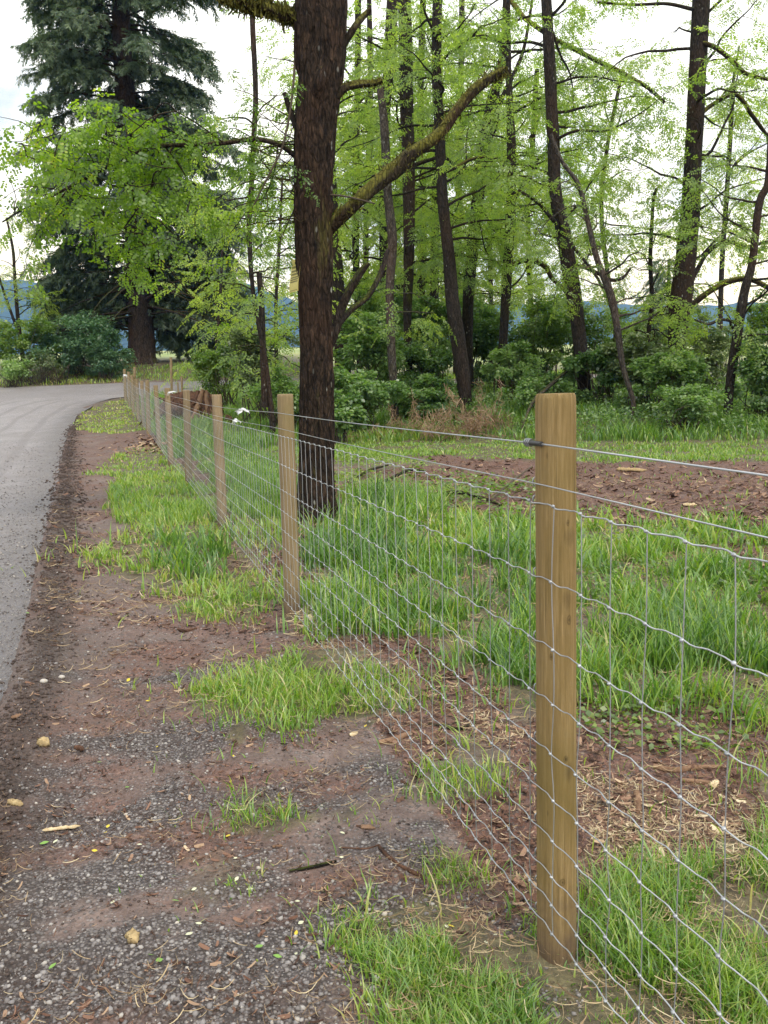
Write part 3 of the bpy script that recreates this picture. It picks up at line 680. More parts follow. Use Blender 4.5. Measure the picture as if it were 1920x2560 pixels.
ribbon(s_of(509, 1.2, 3, 9), 1.197, 'lower white rag tied on the second strand, just below and left of another', .040)
ribbon(s_of(373, 1.36, 12, 20)+.1, 1.36, 'white rag fluttering above the fence in front of the uprooted stump', .065)
ribbon(s_of(270, 1.2, 30, 36), 1.25, 'small white rag on the last post at the far end of the fence', .12)
#@@PLANTS
# ---------------------------------------------------------------- foliage templates
def frond(n_pair, ll, lw, L, hexa=False):
    V = []; Fq = []; tv = []
    for i in range(n_pair):
        u = (.18+.82*i/n_pair)*L
        for s in (-1, 1):
            if rng.random() < .10: continue
            a = radians(62)+rng.normal(0, .22); d = np.array([cos(a), s*sin(a), -.12+rng.normal(0, .15)]); w = np.array([-d[1]*s, d[0]*s, rng.normal(0, .4)])*s; d = d*(.75+.4*rng.random())
            b0 = np.array([u, s*.004, -.12*u*u/L]); q = len(V)
            if hexa: V += [b0, b0+d*ll*.3-w*lw*.45, b0+d*ll*.75-w*lw*.42, b0+d*ll, b0+d*ll*.75+w*lw*.42, b0+d*ll*.3+w*lw*.45]; Fq.append([q, q+1, q+2, q+3, q+4, q+5])
            else: V += [b0, b0+d*ll*.45-w*lw/2, b0+d*ll, b0+d*ll*.5+w*lw/2]; Fq.append([q, q+1, q+2, q+3])
    q = len(V); b0 = np.array([L, 0, -.12*L])
    if not hexa: V += [b0, b0+[ll*.5, -lw/2, 0], b0+[ll, 0, -.02], b0+[ll*.5, lw/2, 0]]; Fq.append([q, q+1, q+2, q+3])
    return np.array(V), np.array(Fq)
def spray(L=.7, nf=9, fl=.24, pairs=5, ll=.066, lw=.036, droop=.35, hexa=False):
    V = []; Fq = []; tv = []; m = 0
    for i in range(nf):
        u = L*(.1+.9*i/(nf-1)); s = -1 if i % 2 else 1
        fv, ff = frond(pairs, ll, lw, fl*(.75+.4*rng.random()), hexa)
        a = s*(radians(58)+rng.normal(0, .2)) if i < nf-1 else rng.normal(0, .2)
        e = -droop*(.4+rng.random()); d = np.array([[cos(a)*cos(e), sin(a)*cos(e), sin(e)]])
        R = rotframes(d, np.array([rng.normal(0, .35)]))[0]
        fv = fv@R.T+[u, 0, -.18*u*u/L]
        V.append(fv); Fq.append(ff+m); m += len(fv); tv.append(np.full(len(fv), rng.normal(0, .09)))
    return np.concatenate(V), np.concatenate(Fq), np.concatenate(tv)
SPF = [spray() for _ in range(8)]
SPN = [spray(.30, 7, .15, 5, .034, .022, .8, True) for _ in range(10)]
def put_sprays(mb, lib, pos, d, sc, tint, updev=.35):
    pos = np.array(pos); d = np.array(d); n = len(pos)
    if not n: return
    w = rng.integers(0, len(lib), n)
    R = rotframes(d, rng.normal(0, updev, n)); sc = np.asarray(sc)*np.ones(n); tint = np.asarray(tint)*np.ones(n)
    for q in range(len(lib)):
        i = w == q
        if i.any(): scatter(mb, lib[q][0], lib[q][1], pos[i], R[i], sc[i], tint[i], lib[q][2])
def curve(p, d, L, n=8, up=.0, wig=.22):
    d = np.array(d, float); d /= np.linalg.norm(d); pts = [np.array(p, float)]
    for i in range(n-1):
        d = d+rng.normal(0, wig, 3)*[1, 1, .7]+[0, 0, up]; d /= np.linalg.norm(d); pts.append(pts[-1]+d*L/(n-1))
    return np.array(pts)
def leafy(cm, br, limb, lib, per_m=2.2, tw=.8, t0=.25, sc=1., tint=.5, r0=.008, nsp=2, keepf=None):
    """twigs and leaf sprays along a limb (points)"""
    seg = np.linalg.norm(np.diff(limb, axis=0), axis=1); L = seg.sum(); cu = np.concatenate([[0], np.cumsum(seg)])/L
    nt_ = max(2, int(L*per_m)); pos = []; dd = []
    for q in range(nt_):
        t = t0+(1-t0)*(q+rng.random()*.8)/nt_; t = min(t, 1.)
        c = np.array([np.interp(t, cu, limb[:, a]) for a in range(3)]); i = min(np.searchsorted(cu, t), len(limb)-1); i = max(i, 1)
        T = limb[i]-limb[i-1]; T /= np.linalg.norm(T)+1e-9
        a = (1 if q % 2 else -1)*rng.uniform(.5, 1.3); d = np.array([T[0]*cos(a)-T[1]*sin(a), T[0]*sin(a)+T[1]*cos(a), T[2]*.4+rng.normal(0, .35)])
        if np.linalg.norm(d[:2]) < .3: d[:2] += rng.normal(0, 1, 2)
        tc = curve(c, d, tw*(.6+.8*rng.random()), 5, -.05, .2)
        if keepf is not None and not keepf(tc[-1]): continue
        if br is not None: tube(br, tc, np.linspace(r0, .003, 5), 4, cap=False)
        for e in range(nsp):
            ii = 4-e*2 if e < 2 else 3
            pos.append(tc[ii]-.1*(tc[ii]-tc[ii-1])); d2 = tc[ii]-tc[max(ii-1, 0)]; d2 = d2+rng.normal(0, .25, 3)*np.linalg.norm(d2)
            d2[2] -= .15*np.linalg.norm(d2); dd.append(d2)
    if pos: put_sprays(cm, lib, pos, dd, sc*(.75+.5*rng.random(len(pos))), np.clip(tint+rng.normal(0, .1, len(pos)), .02, .98))
def barkdisp(amp, fr, zs):
    sd = rng.random()*90
    def f(p, th, R):
        z = p[:, 2:3]
        n1 = fbm(cos_(th)[None]*fr+sd, sin_(th)[None]*fr, z*zs, 4); n2 = fbm(cos_(th)[None]*1.3+sd, sin_(th)[None]*1.3, z*1.1, 3)
        return R*(1+.22*(n2-.5))+amp*(1-2*np.abs(n1-.5)*2.2)
    return f
def trunk_pts(pts, depth, wob=.25):
    out = []; rr = []
    for i, (dx, dy, w) in enumerate(pts):
        out.append(P(dx, dy, depth)); rr.append(W(w, depth)/2)
    out = np.array(out); sd = rng.random()*50
    s = np.linspace(0, 1, len(out))
    # lean in depth a little, keeping the same silhouette
    for i in range(len(out)):
        dy_ = wob*(fbm(s[i]*2.5, sd)-.5)*2
        d = out[i]-CAM; out[i] = CAM+d*(1+dy_/depth)
    b = out[-1].copy(); zb = zt(b[0], b[1])-.15
    if b[2] > zb: out = np.vstack([out, [b[0], b[1], zb]]); rr.append(rr[-1]*1.15)
    return out[::-1], np.array(rr)[::-1]
def tree(name, label, pts, depth, bark='bark', leaf='leaf_far', nlimb=10, zr=(2.5, 9), Lr=(1.6, 3.4), per_m=2.7, limbs=(), tall=14., group='trees of the grove behind the fence',
         ns=14, amp=.012, sc=1., tint=.5, lib=None, cat='tree', az=None, top_leaf=True, n=60):
    p, r = trunk_pts(pts, depth)
    if tall and p[-1][2] < tall:
        d = p[-1]-p[-2]; d /= np.linalg.norm(d); d = d*.8+[0, 0, .3]; d /= np.linalg.norm(d); dz = (tall-p[-1][2])
        p = np.vstack([p, p[-1]+d*dz*.5, p[-1]+d*dz+rng.normal(0, .3, 3)]); r = np.concatenate([r, [r[-1]*.7, .02]])
    root = empty(name, p[0]+[0, 0, .15], label, cat, group)
    br = MB(); tube(br, p, r, ns, n, barkdisp(amp, 2.6, 2.5))
    lib = lib or SPF; cm = MB(); gz_ = p[0][2]
    for lp, mats, lf in limbs:
        dd = [q[3] if len(q) > 3 else 0 for q in lp]; q = np.array([P(a[0], a[1], depth+e) for a, e in zip(lp, dd)]); rr = np.array([W(a[2], depth)/2 for a in lp])
        lm = MB(); tube(lm, q, rr, 10, len(q)*7, barkdisp(.008, 3, 4)); lm.build('limb', M[mats], root)
        if lf: leafy(cm, br, smoothpath(q, 14), lib, lf, .8, .3, sc, tint)
    zz = p[:, 2]
    nlimb = int(nlimb*(1.7 if tall else 1.4)); zr = (zr[0]+(.8 if tall > 10 else 0), max(zr[1], 11.3) if tall > 10 else zr[1])
    for i in range(nlimb):
        z = gz_+zr[0]+(zr[1]-zr[0])*(i+rng.random())/nlimb
        if z > zz[-1]: z = zz[-1]-.3
        c = np.array([np.interp(z, zz, p[:, a]) for a in range(3)])
        a = rng.random()*2*pi if az is None else rng.normal(az[0], az[1])
        L = rng.uniform(*Lr); q = curve(c, [cos(a), sin(a), rng.uniform(.0, .7)], L, 9, -.03, .22)
        tube(br, q, np.linspace(.012+.010*L, .006, 9), 5, 14, cap=False)
        leafy(cm, br, q, lib, per_m, .8, .2, sc, tint)
    if top_leaf and not tall:
        for i in range(5):
            c = p[-1]+[0, 0, -.5*i*rng.random()]; leafy(cm, br, curve(c, [*rng.normal(0, 1, 2), .4], 2., 6), lib, per_m*.7, .8, .1, sc, tint)
    br.build('trunk', M[bark], root)
    if cm.n: cm.build('crown', M[leaf], root)
    return root, p
# ---------------------------------------------------------------- the big mossy trunk inside the fence
dm = 9.35
mp, mr = trunk_pts([(716,-260,54),(712,-120,63),(708,0,69),(703,60,77),(697,130,82),(688,210,80),(681,300,76),(678,400,72),(678,500,70),(680,600,66),(683,700,64),(684,800,64),(684,900,64),(683,1000,64),(682,1080,68),(682,1122,78)], dm, .1)
big = empty('mossy_tree', mp[0]+[0, 0, .15], 'thick dark mossy tree trunk just behind the second fence post, with a yellow notice', 'tree')
def bigdisp(p, th, R):
    z = p[:, 2:3]; c, s = cos_(th)[None], sin_(th)[None]
    tw = .25*z
    c2, s2 = cos_(th[None]+tw*.3), sin_(th[None]+tw*.3)
    n1 = fbm(c2*4.2, s2*4.2, z*1.7, 5); n2 = fbm(c2*1.2+5, s2*1.2, z*.55, 3); n3 = fbm(c2*9, s2*9, z*3.2, 3)
    rid = 1-np.abs(n1-.5)*4.4
    fl = np.exp(-z/.28)*.8*fbm(c*1.8, s*1.8, 3.)
    return R*(1+.20*(n2-.5)+fl)+.022*rid+.030*(n3-.5)+.02*np.clip(np.sin(z*1.9+2*c)-.75, 0, 1)
mb = MB(); tube(mb, mp, mr, 150, 420, bigdisp)
# second stem of the fork, fused high up on the left
q = np.array([P(*a, dm+b) for a, b in (((676,210), .02), ((668,150), -.02), ((664,80), -.04), ((664,0), -.05), ((660,-120), -.1), ((650,-260), -.2))])
tube(mb, q, [W(w_, dm)/2 for w_ in (20, 44, 46, 44, 38, 30)], 70, 140, bigdisp, cap=True)
# burl and torn bark under the fork
tube(mb, np.array([P(694,140,dm-.17), P(690,175,dm-.2), P(688,215,dm-.17)]), [.02, .05, .015], 24, 20, barkdisp(.012, 3, 8))
trk = mb
def biglimb(pts, mat_='bark_moss', ns=16, amp=.012):
    q = np.array([P(a[0], a[1], dm+(a[3] if len(a) > 3 else 0)) for a in pts]); rr = np.array([W(a[2], dm)/2 for a in pts]); lm = MB()
    tube(lm, q, rr, ns, len(q)*12, barkdisp(amp, 2.5, 5)); return lm, q
def mossfuzz(lm, q, r, n, L=.05):
    sq = smoothpath(q, 60); i = rng.integers(3, 58, n); p = sq[i]+rng.normal(0, r*.55, (n, 3)); d = rng.normal(0, 1, (n, 3))*[.5, .5, .3]-[0, 0, .7]
    V_, F_ = sliver(3, .22, .4); scatter(lm, V_, F_, p, rotframes(d, rng.random(n)*6), L*(.5+rng.random(n)), np.full(n, .9))
lm, q = biglimb([(705,500,27,.05),(735,470,26),(770,437,25,-.05),(825,388,28,.05),(860,360,31,.1),(890,330,24,.15),(950,288,20,.3),(985,240,19,.4),(1030,190,19,.5),(1075,160,15,.6),(1092,150,10,.65)])
mossfuzz(lm, q, .07, 900, .06); lm.build('limb', M['bark_moss'], big)
lm, q = biglimb([(705,-10,30),(655,22,26),(630,38,24,-.05),(600,28,22,-.1),(570,16,20,-.1),(540,14,18,-.15),(505,0,12,-.2),(470,-15,8,-.2)]); mossfuzz(lm, q, .06, 1500, .09); lm.build('limb', M['bark_moss'], big)
lm, q = biglimb([(705,760,18),(724,715,16),(740,660,15),(765,610,14),(785,580,11),(797,568,5)], 'bark_pale'); lm.build('limb', M['bark'], big)
lm, q = biglimb([(728,705,8),(760,668,9,.1),(795,640,8,.2),(822,590,8,.3),(838,540,7,.4)], 'bark_pale'); lm.build('limb', M['bark'], big)
lm, q = biglimb([(722,215,12),(745,190,13),(775,182,13,.1),(805,180,10,.2),(826,174,7,.2)]); mossfuzz(lm, q, .03, 250, .05); lm.build('limb', M['bark_moss'], big)
lm, q = biglimb([(735,110,10),(765,60,10),(790,30,8,.1),(800,20,6,.1)]); lm.build('limb', M['bark_moss'], big)
lm, q = biglimb([(650,292,12),(636,262,10),(625,235,8),(615,200,6)]); lm.build('limb', M['bark'], big)
for pts in ([(640,70,5),(632,200,5,-.1),(612,310,4,-.15),(585,370,4,-.2),(560,420,3,-.2),(535,470,3,-.2)], [(700,420,5),(750,425,4,-.1),(810,440,3,-.2)], [(648,440,4),(632,400,3,-.1),(622,370,3,-.1)]):
    lm, q = biglimb(pts, 'twig', 6, .001); lm.build('limb', M['twig'], big)
# the leafy limb reaching left over the road
cm = MB(); br = MB()
lm, q = biglimb([(655,350,13),(632,332,10),(600,311,9,-.1),(550,301,9,-.15),(480,309,8,-.2),(400,313,8,-.3),(330,318,7,-.35),(255,350,6,-.4),(185,385,5,-.4),(110,425,4,-.5),(50,452,3,-.5),(5,480,2,-.5)], 'bark', 8, .003)
LIMB = lm; main_limb = smoothpath(q, 40)
subs = []
for pts in ([(372,316,5),(340,380,5,-.4),(305,440,4,-.5),(268,492,3,-.6)], [(360,318,4),(395,370,3,-.2),(420,420,2,-.2)], [(300,335,4),(225,300,3,-.6),(140,275,2,-.7),(80,265,2,-.8)],
            [(420,312,4),(350,270,3,-.1),(270,250,3,.1),(200,245,2,.2)], [(250,352,3),(235,420,3,-.1),(215,490,2,0)], [(330,320,4),(300,420,3,.2),(290,520,2,.3),(285,570,2,.3)],
            [(200,380,3),(130,360,2,-.9),(60,340,2,-1.1)], [(480,309,4),(430,270,3,-.5),(380,240,2,-.7)], [(150,405,3),(95,480,2,-.6),(60,540,2,-.6)],
            [(550,301,4,-.15),(560,240,3,-.05),(600,205,2,0)], [(600,311,3,-.1),(590,380,3,0),(560,450,2,.1)]):
    q2 = np.array([P(a[0], a[1], dm+(a[3] if len(a) > 3 else -.35)) for a in pts]); q2[0] = main_limb[np.argmin(((main_limb-q2[0])**2).sum(1))]
    tube(LIMB, q2, [W(a[2], dm)/2 for a in pts], 5, len(q2)*8); subs.append((smoothpath(q2, 14), pts))
CL = [(60,285),(112,250),(170,236),(215,240),(270,246),(330,258),(380,268),(425,288),(40,375),(100,325),(160,318),(228,308),(300,335),(352,355),(400,345),(432,380),(22,440),(70,415),(130,392),(190,405),(240,415),(300,398),(360,415),(402,440),
      (230,478),(280,470),(332,450),(250,540),(280,565),(212,522),(298,600),(150,450),(185,280),(255,345),(320,300),(120,290),(275,520),(365,300),(95,370),(205,360),(345,400),(50,330)]
ALLP = np.vstack([main_limb]+[a for a, b in subs]); pos = []; dd = []; tt = []
for cx, cy in CL:
    edge = hypot((cx-240)/240, (cy-390)/200); c = P(cx, cy, dm-.4+rng.normal(0, .35)); tn = np.clip(.43+rng.normal(0, .12), .15, .8)
    d0 = np.array([rng.normal(-.5, .6), rng.normal(-.2, .6), rng.normal(.1, .3)])
    tw_ = curve(c-d0*.3, d0, .55, 6, -.08, .3); nb_ = ALLP[np.argmin(((ALLP-tw_[0])**2).sum(1))]; tube(br, smoothpath([nb_, (nb_+tw_[0])/2+[0, 0, .05], tw_[0]], 8), np.linspace(.007, .005, 8), 4, cap=False); tube(br, tw_, np.linspace(.006, .002, 6), 4, cap=False)
    for e in range(rng.integers(3, 7) if edge < .85 else rng.integers(2, 5)):
        q = tw_[rng.integers(0, 6)]+rng.normal(0, .085, 3); pos.append(q); dd.append(d0*.6+rng.normal(0, .6, 3)*[1, 1, .5]-[0, 0, .25]); tt.append(tn+rng.normal(0, .08))
put_sprays(cm, SPN, pos, dd, .8+.45*rng.random(len(pos)), np.clip(tt, 0, 1), .5)
for sq, pts in subs[:9]: leafy(cm, br, sq, SPN, 4., .25, .1, .95, .55, .003, 2)
leafy(cm, br, main_limb, SPN, 3., .3, .35, .95, .5, .003, 1)
for sq, pts in subs[9:]: leafy(cm, br, sq, SPN, 4., .4, .2, .55, .35, .003, 1)
br2 = MB()
for i in range(26):  # small dark-looking sprigs hanging by the trunk
    c = P(650, rng.uniform(230, 480), dm+.05); cv_ = curve(c, [-1, rng.normal(0, .6), rng.normal(.1, .5)], rng.uniform(.35, .8), 6); tube(br2, cv_, np.linspace(.007, .003, 6), 4, cap=False); leafy(cm, br2, cv_, SPN, 5., .22, .1, .75, .35, .003, 1)
for i in range(9):   # leafless hanging twigs left of the trunk
    c = P(652, rng.uniform(190, 380), dm); tube(br2, curve(c, [-.5, 0, rng.uniform(-1, .3)], rng.uniform(.4, .9), 8, 0, .25), np.linspace(.005, .002, 8), 4, 20, cap=False)
for a, b in ((LIMB, br), (trk, br2)):
    for v_, t_ in zip(b.v, b.t): pass
    off = a.n; a.v += b.v; a.t += b.t; a.n += b.n
    for kk, fl in b.f.items(): a.f.setdefault(kk, []).extend([f_+off for f_ in fl])
LIMB.build('limb', M['bark'], big); trk.build('trunk', M['bark_main'], big); cm.build('crown', M['leaf_near'], big)
# yellow notice nailed to the trunk, facing the road
m, nt, out = mat('yellow_notice'); k = N(nt); k.bsdf(out, k.ramp(k.noise(9., 4., .6), [(.3, (.66, .54, .14)), (.7, (.80, .68, .25))]), .6, None, .35); M['sign'] = m
m, nt, out = mat('notice_print'); k = N(nt); k.bsdf(out, (.035, .03, .015), .7); M['ink'] = m
sc_ = P(637, 595, dm-.01); sg_ = empty('notice_sign', sc_, 'small yellow printed notice nailed edge-on to the left side of the thick trunk', 'sign')
ax = np.array([.46, -.888, 0]); ax /= np.linalg.norm(ax)   # width direction (runs towards the camera)
ht = np.array([.10, 0, .995]); nn = np.cross(ht, ax); nn /= np.linalg.norm(nn)
def signpt(u, v, off): return sc_+ax*u+ht*v+nn*off
mb = MB(); nU = 9; us = np.linspace(-.12, .12, nU); vs = np.linspace(-.165, .165, 14)
for off, fl in ((.0015, 0), (-.0015, 1)):
    V = np.array([[signpt(u, v, off+.006*sin(v*18)+.05*u*u) for u in us] for v in vs]).reshape(-1, 3)
    a = (np.arange(13)[:, None]*nU+np.arange(nU-1)).ravel(); Fq = np.stack([a, a+1, a+nU+1, a+nU], -1); mb.add(V, Fq if not fl else Fq[:, ::-1])
mb.build('panel', M['sign'], sg_)
sgn = 1 if nn@(CAM-sc_) > 0 else -1
for v, hgt_, n_ in ((.125, .028, 2), (.085, .024, 5), (.045, .02, 7), (.012, .02, 9), (-.02, .014, 12), (-.042, .014, 12), (-.064, .014, 12), (-.15, .006, 16)):
    w_ = .2/n_ if n_ > 2 else .035; mb = MB()
    for i in range(n_):
        u0 = (i-(n_-1)/2)*w_; u1 = u0+w_*.62
        V = [signpt(a, b, sgn*.0025+.006*sin(b*18)+.05*a*a) for a, b in ((u0-w_*.31, v-hgt_/2), (u0+w_*.31, v-hgt_/2), (u0+w_*.31, v+hgt_/2), (u0-w_*.31, v+hgt_/2))]
        mb.add(V, [[0, 1, 2, 3]])
    mb.build('print_line', M['ink'], sg_, False)
# ---------------------------------------------------------------- grove trees (display-pixel silhouettes at their surveyed distance)
LB = 'bark'
tree('tree', 'dark straight trunk right behind the thick mossy trunk, half hidden by it', [(706,-150,18),(708,200,20),(718,450,24),(731,640,28),(742,830,33)], 28, zr=(3.5, 9), nlimb=9, Lr=(1.6, 3.2))
tree('dead_tree', 'thin dead trunk with broken top and pale lichen patch, right of the thick trunk', [(819,175,11),(826,230,15),(832,300,17),(838,420,18),(848,520,19),(842,620,17),(845,740,17),(852,870,15)], 24, bark='bark_pale', nlimb=3, zr=(2, 5), tall=0, top_leaf=False, Lr=(.8, 1.5), cat='dead tree')
tree('tree', 'straight slim trunk whose base sits in dark shrubs, right of the dead broken trunk', [(868,-150,24),(875,60,26),(878,200,27),(883,400,25),(883,560,22),(880,700,16),(885,805,14)], 27.5, zr=(3, 9.5), nlimb=12,
     limbs=[([(884,360,9),(930,345,7,.2),(960,340,6,.4),(1000,372,5,.6)], 'bark', 1.5)])
tree('tree', 'tall trunk bending left as it rises, with a bright mossy patch at its foot', [(947,-150,17),(945,0,18),(943,150,19),(950,300,20),(955,420,22),(968,540,24),(978,660,28),(990,740,30),(1002,825,29)], 24.5, zr=(3.5, 9), nlimb=11,
     limbs=[([(955,372,8),(985,362,7,.2),(1015,345,6,.4),(1050,338,4,.6)], 'bark_moss', 1.5)])
tree('tree', 'leaning dark trunk that forks near the top, right of the trunk with the mossy foot', [(1098,-160,12),(1092,60,15),(1082,150,18),(1062,220,22),(1045,330,25),(1030,450,25),(1018,560,24),(1011,660,23),(1010,770,23)], 29.5, zr=(2.5, 8.5), nlimb=12,
     limbs=[([(1048,330,14),(1062,260,12),(1095,190,9,.3),(1130,110,7,.4),(1150,0,5,.5)], 'bark', 1.2), ([(1092,60,9),(1098,0,9),(1130,36,9,-.6),(1165,62,9,-.8),(1205,88,8,-.9),(1245,108,9,-1),(1290,132,8,-1.2),(1330,150,8,-1.3),(1365,170,8,-1.4),(1400,190,7,-1.5),(1436,222,6,-1.5)], 'bark_moss', 1.6)])
tree('tree', 'slender upright trunk with a mossy arching limb on its right side', [(1098,60,8),(1100,200,12),(1105,330,18),(1103,470,20),(1095,600,20),(1088,720,18),(1083,805,16)], 27, zr=(2.5, 7.5), nlimb=10,
     limbs=[([(1100,590,9),(1115,568,10,-.2),(1150,562,11,-.4),(1178,576,10,-.5),(1192,600,9,-.6),(1215,622,7,-.7),(1238,655,5,-.8)], 'bark_moss', 0), ([(1104,440,8),(1130,400,7,.2),(1165,340,5,.4),(1200,325,4,.5)], 'bark', 1.6)])
tree('tree', 'mossy trunk leaning left as it rises, standing above the top of the nearest post', [(1172,-160,18),(1180,0,20),(1188,150,22),(1195,300,24),(1200,420,25),(1215,490,29),(1230,580,32),(1245,680,30),(1255,760,29),(1262,835,27)], 23.5, zr=(2.5, 8), nlimb=9,
     limbs=[([(1218,500,9),(1190,470,8,-.2),(1165,440,7,-.3),(1120,410,4,-.4)], 'bark', 1.5), ([(1232,590,8),(1252,575,8,-.2),(1290,590,7,-.3),(1320,605,7,-.4),(1345,600,6,-.4),(1362,580,3,-.4)], 'bark', 0), ([(1200,440,9),(1230,520,6,-.3),(1290,600,5,-.5),(1330,690,4,-.6)], 'bark', .8)])
tree('tree', 'thin pale grey trunk leaning left, with a kink, just right of the mossy leaning trunk', [(1190,290,5),(1215,350,6),(1250,400,8),(1270,480,9),(1290,560,11),(1320,640,15),(1335,720,13),(1345,790,11),(1367,865,9)], 21, bark='bark_pale', zr=(2, 5.5), nlimb=8, Lr=(1, 2.2), tall=0, per_m=1.5, top_leaf=True, leaf='leaf_grey')
tree('tree', 'big dark trunk on the right, leaning right as it rises, with two arching limbs', [(1520,-160,32),(1515,0,34),(1507,150,33),(1500,300,34),(1492,450,37),(1480,570,42),(1468,680,44),(1462,770,34)], 24.5, zr=(3, 8.5), nlimb=12, Lr=(1.5, 3.6), per_m=2.2, leaf='leaf_far', tint=.55,
     limbs=[([(1480,675,14),(1500,655,12,-.2),(1535,628,11,-.4),(1580,607,11,-.5),(1620,604,10,-.6),(1660,622,9,-.7),(1720,660,7,-.8)], 'bark_moss', 0), ([(1488,620,9),(1505,585,9,.1),(1530,545,8,.2),(1570,521,8,.3),(1610,533,7,.4),(1665,520,5,.5)], 'bark', .8),
            ([(1500,90,10),(1540,100,9,-.3),(1575,125,9,-.4),(1610,158,8,-.5),(1660,172,6,-.6)], 'bark_moss', 1.4), ([(1500,260,9),(1540,225,8,.3),(1590,205,8,.4),(1625,250,8,.5),(1662,300,6,.6)], 'bark_moss', 1.2), ([(1495,20,7),(1440,8,6,.2),(1370,10,5,.3),(1290,5,4,.4)], 'bark', 1.6)])
tree('tree', 'thin crooked dark trunk at the right edge, leaning right as it rises', [(1668,200,10),(1664,330,12),(1657,400,13),(1640,440,14),(1626,560,15),(1606,640,18),(1590,740,19),(1575,845,17)], 20.5, zr=(1.8, 6), nlimb=9, Lr=(1, 2.2), tall=9, leaf='leaf_grey',
     limbs=[([(1600,700,6),(1560,690,5,.1),(1530,700,5,.2),(1500,690,3,.2)], 'bark_pale', 0)])
tree('sapling', 'thin leafy sapling left of the big right-hand trunk', [(1425,400,3),(1412,430,6),(1405,560,8),(1408,650,9),(1400,735,9)], 26, zr=(1, 4.5), nlimb=10, Lr=(.8, 1.6), tall=0, per_m=2., leaf='leaf_grey', amp=.004)
tree('slender_tree', 'thin tall pole-like trunk between the big fir and the thick mossy trunk', [(546,-120,9),(545,35,10),(552,200,10),(548,300,10),(543,400,10),(538,500,10),(548,640,9),(570,760,10),(586,885,11)], 21, zr=(2.2, 7.5), nlimb=12, Lr=(.7, 1.5), tall=9, per_m=2.2, amp=.005,
     limbs=[([(560,590,12),(565,660,12),(568,760,13),(572,880,14)], 'bark', 0)])
for i, (pts, dp, lab) in enumerate([
  ([(852,-100,22),(848,0,22),(840,130,21),(832,270,18),(828,420,17),(832,700,17)], 33, 'dark trunk seen behind the dead broken trunk'),
  ([(775,-100,12),(772,200,12),(768,500,13),(775,720,13)], 36, 'slim background trunk between the thick trunk and the dead trunk'),
  ([(918,-100,12),(912,60,12),(908,250,12),(915,450,13),(910,700,13)], 38, 'slim background trunk left of the trunk with the mossy foot'),
  ([(948,200,14),(942,420,16),(938,600,17),(940,740,17)], 35, 'background trunk half hidden behind the trunk with the mossy foot'),
  ([(1062,380,6),(1058,520,8),(1060,620,9),(1062,740,9)], 40, 'very thin far trunk right of the forked leaning trunk'),
  ([(1160,150,9),(1150,320,10),(1140,480,10),(1150,720,10)], 42, 'slim far trunk left of the mossy leaning trunk'),
  ([(1345,150,6),(1310,330,7),(1300,480,8),(1330,720,9)], 44, 'thin far trunk seen in the bright gap right of the mossy trunk'),
  ([(1580,250,8),(1570,420,9),(1560,560,10),(1555,720,10)], 40, 'thin far trunk just right of the big right-hand trunk'),
  ([(795,-100,9),(800,200,10),(790,500,11),(795,730,11)], 45, 'faint thin trunk far behind the dead broken trunk'),
  ([(1000,-100,10),(995,200,11),(990,450,12),(985,730,12)], 46, 'faint far trunk in the middle of the grove')]):
    dense = pts[-1][0] < 1200
    tree('background_tree', lab, pts, dp, zr=(2.5, 12.5), nlimb=15 if dense else 7, Lr=(2, 4.2), per_m=1.8 if dense else 1.4, sc=1.5, tint=.62, group='background trees beyond the grove', ns=8, n=24, tall=15, amp=.02)
# thin pale-leaved trees far left
tree('sapling', 'thin two-stemmed sapling with pale leaves at the left edge', [(14,470,3),(28,540,5),(32,600,6),(38,680,7),(48,760,8)], 45, zr=(2.2, 5.6), nlimb=10, Lr=(1, 2), tall=0, leaf='leaf_grey', sc=1.2, tint=.75, group='saplings on the far side of the road',
     limbs=[([(44,730,6),(15,650,5),(-5,590,4)], 'bark', 1.2)])
tree('sapling', 'leafy yellow-green sapling at the foot of the big fir', [(480,540,3),(476,640,6),(470,740,8),(462,800,9)], 38, zr=(.6, 5), nlimb=12, Lr=(.8, 1.8), tall=0, sc=1.2, tint=.7, group='saplings on the far side of the road', per_m=2.)
tree('sapling', 'feathery sapling with bright leaves just left of the thick trunk', [(610,380,3),(604,520,6),(596,660,7),(598,800,8)], 24, zr=(1.5, 5), nlimb=10, Lr=(.6, 1.2), tall=0, tint=.65, per_m=2., amp=.004)
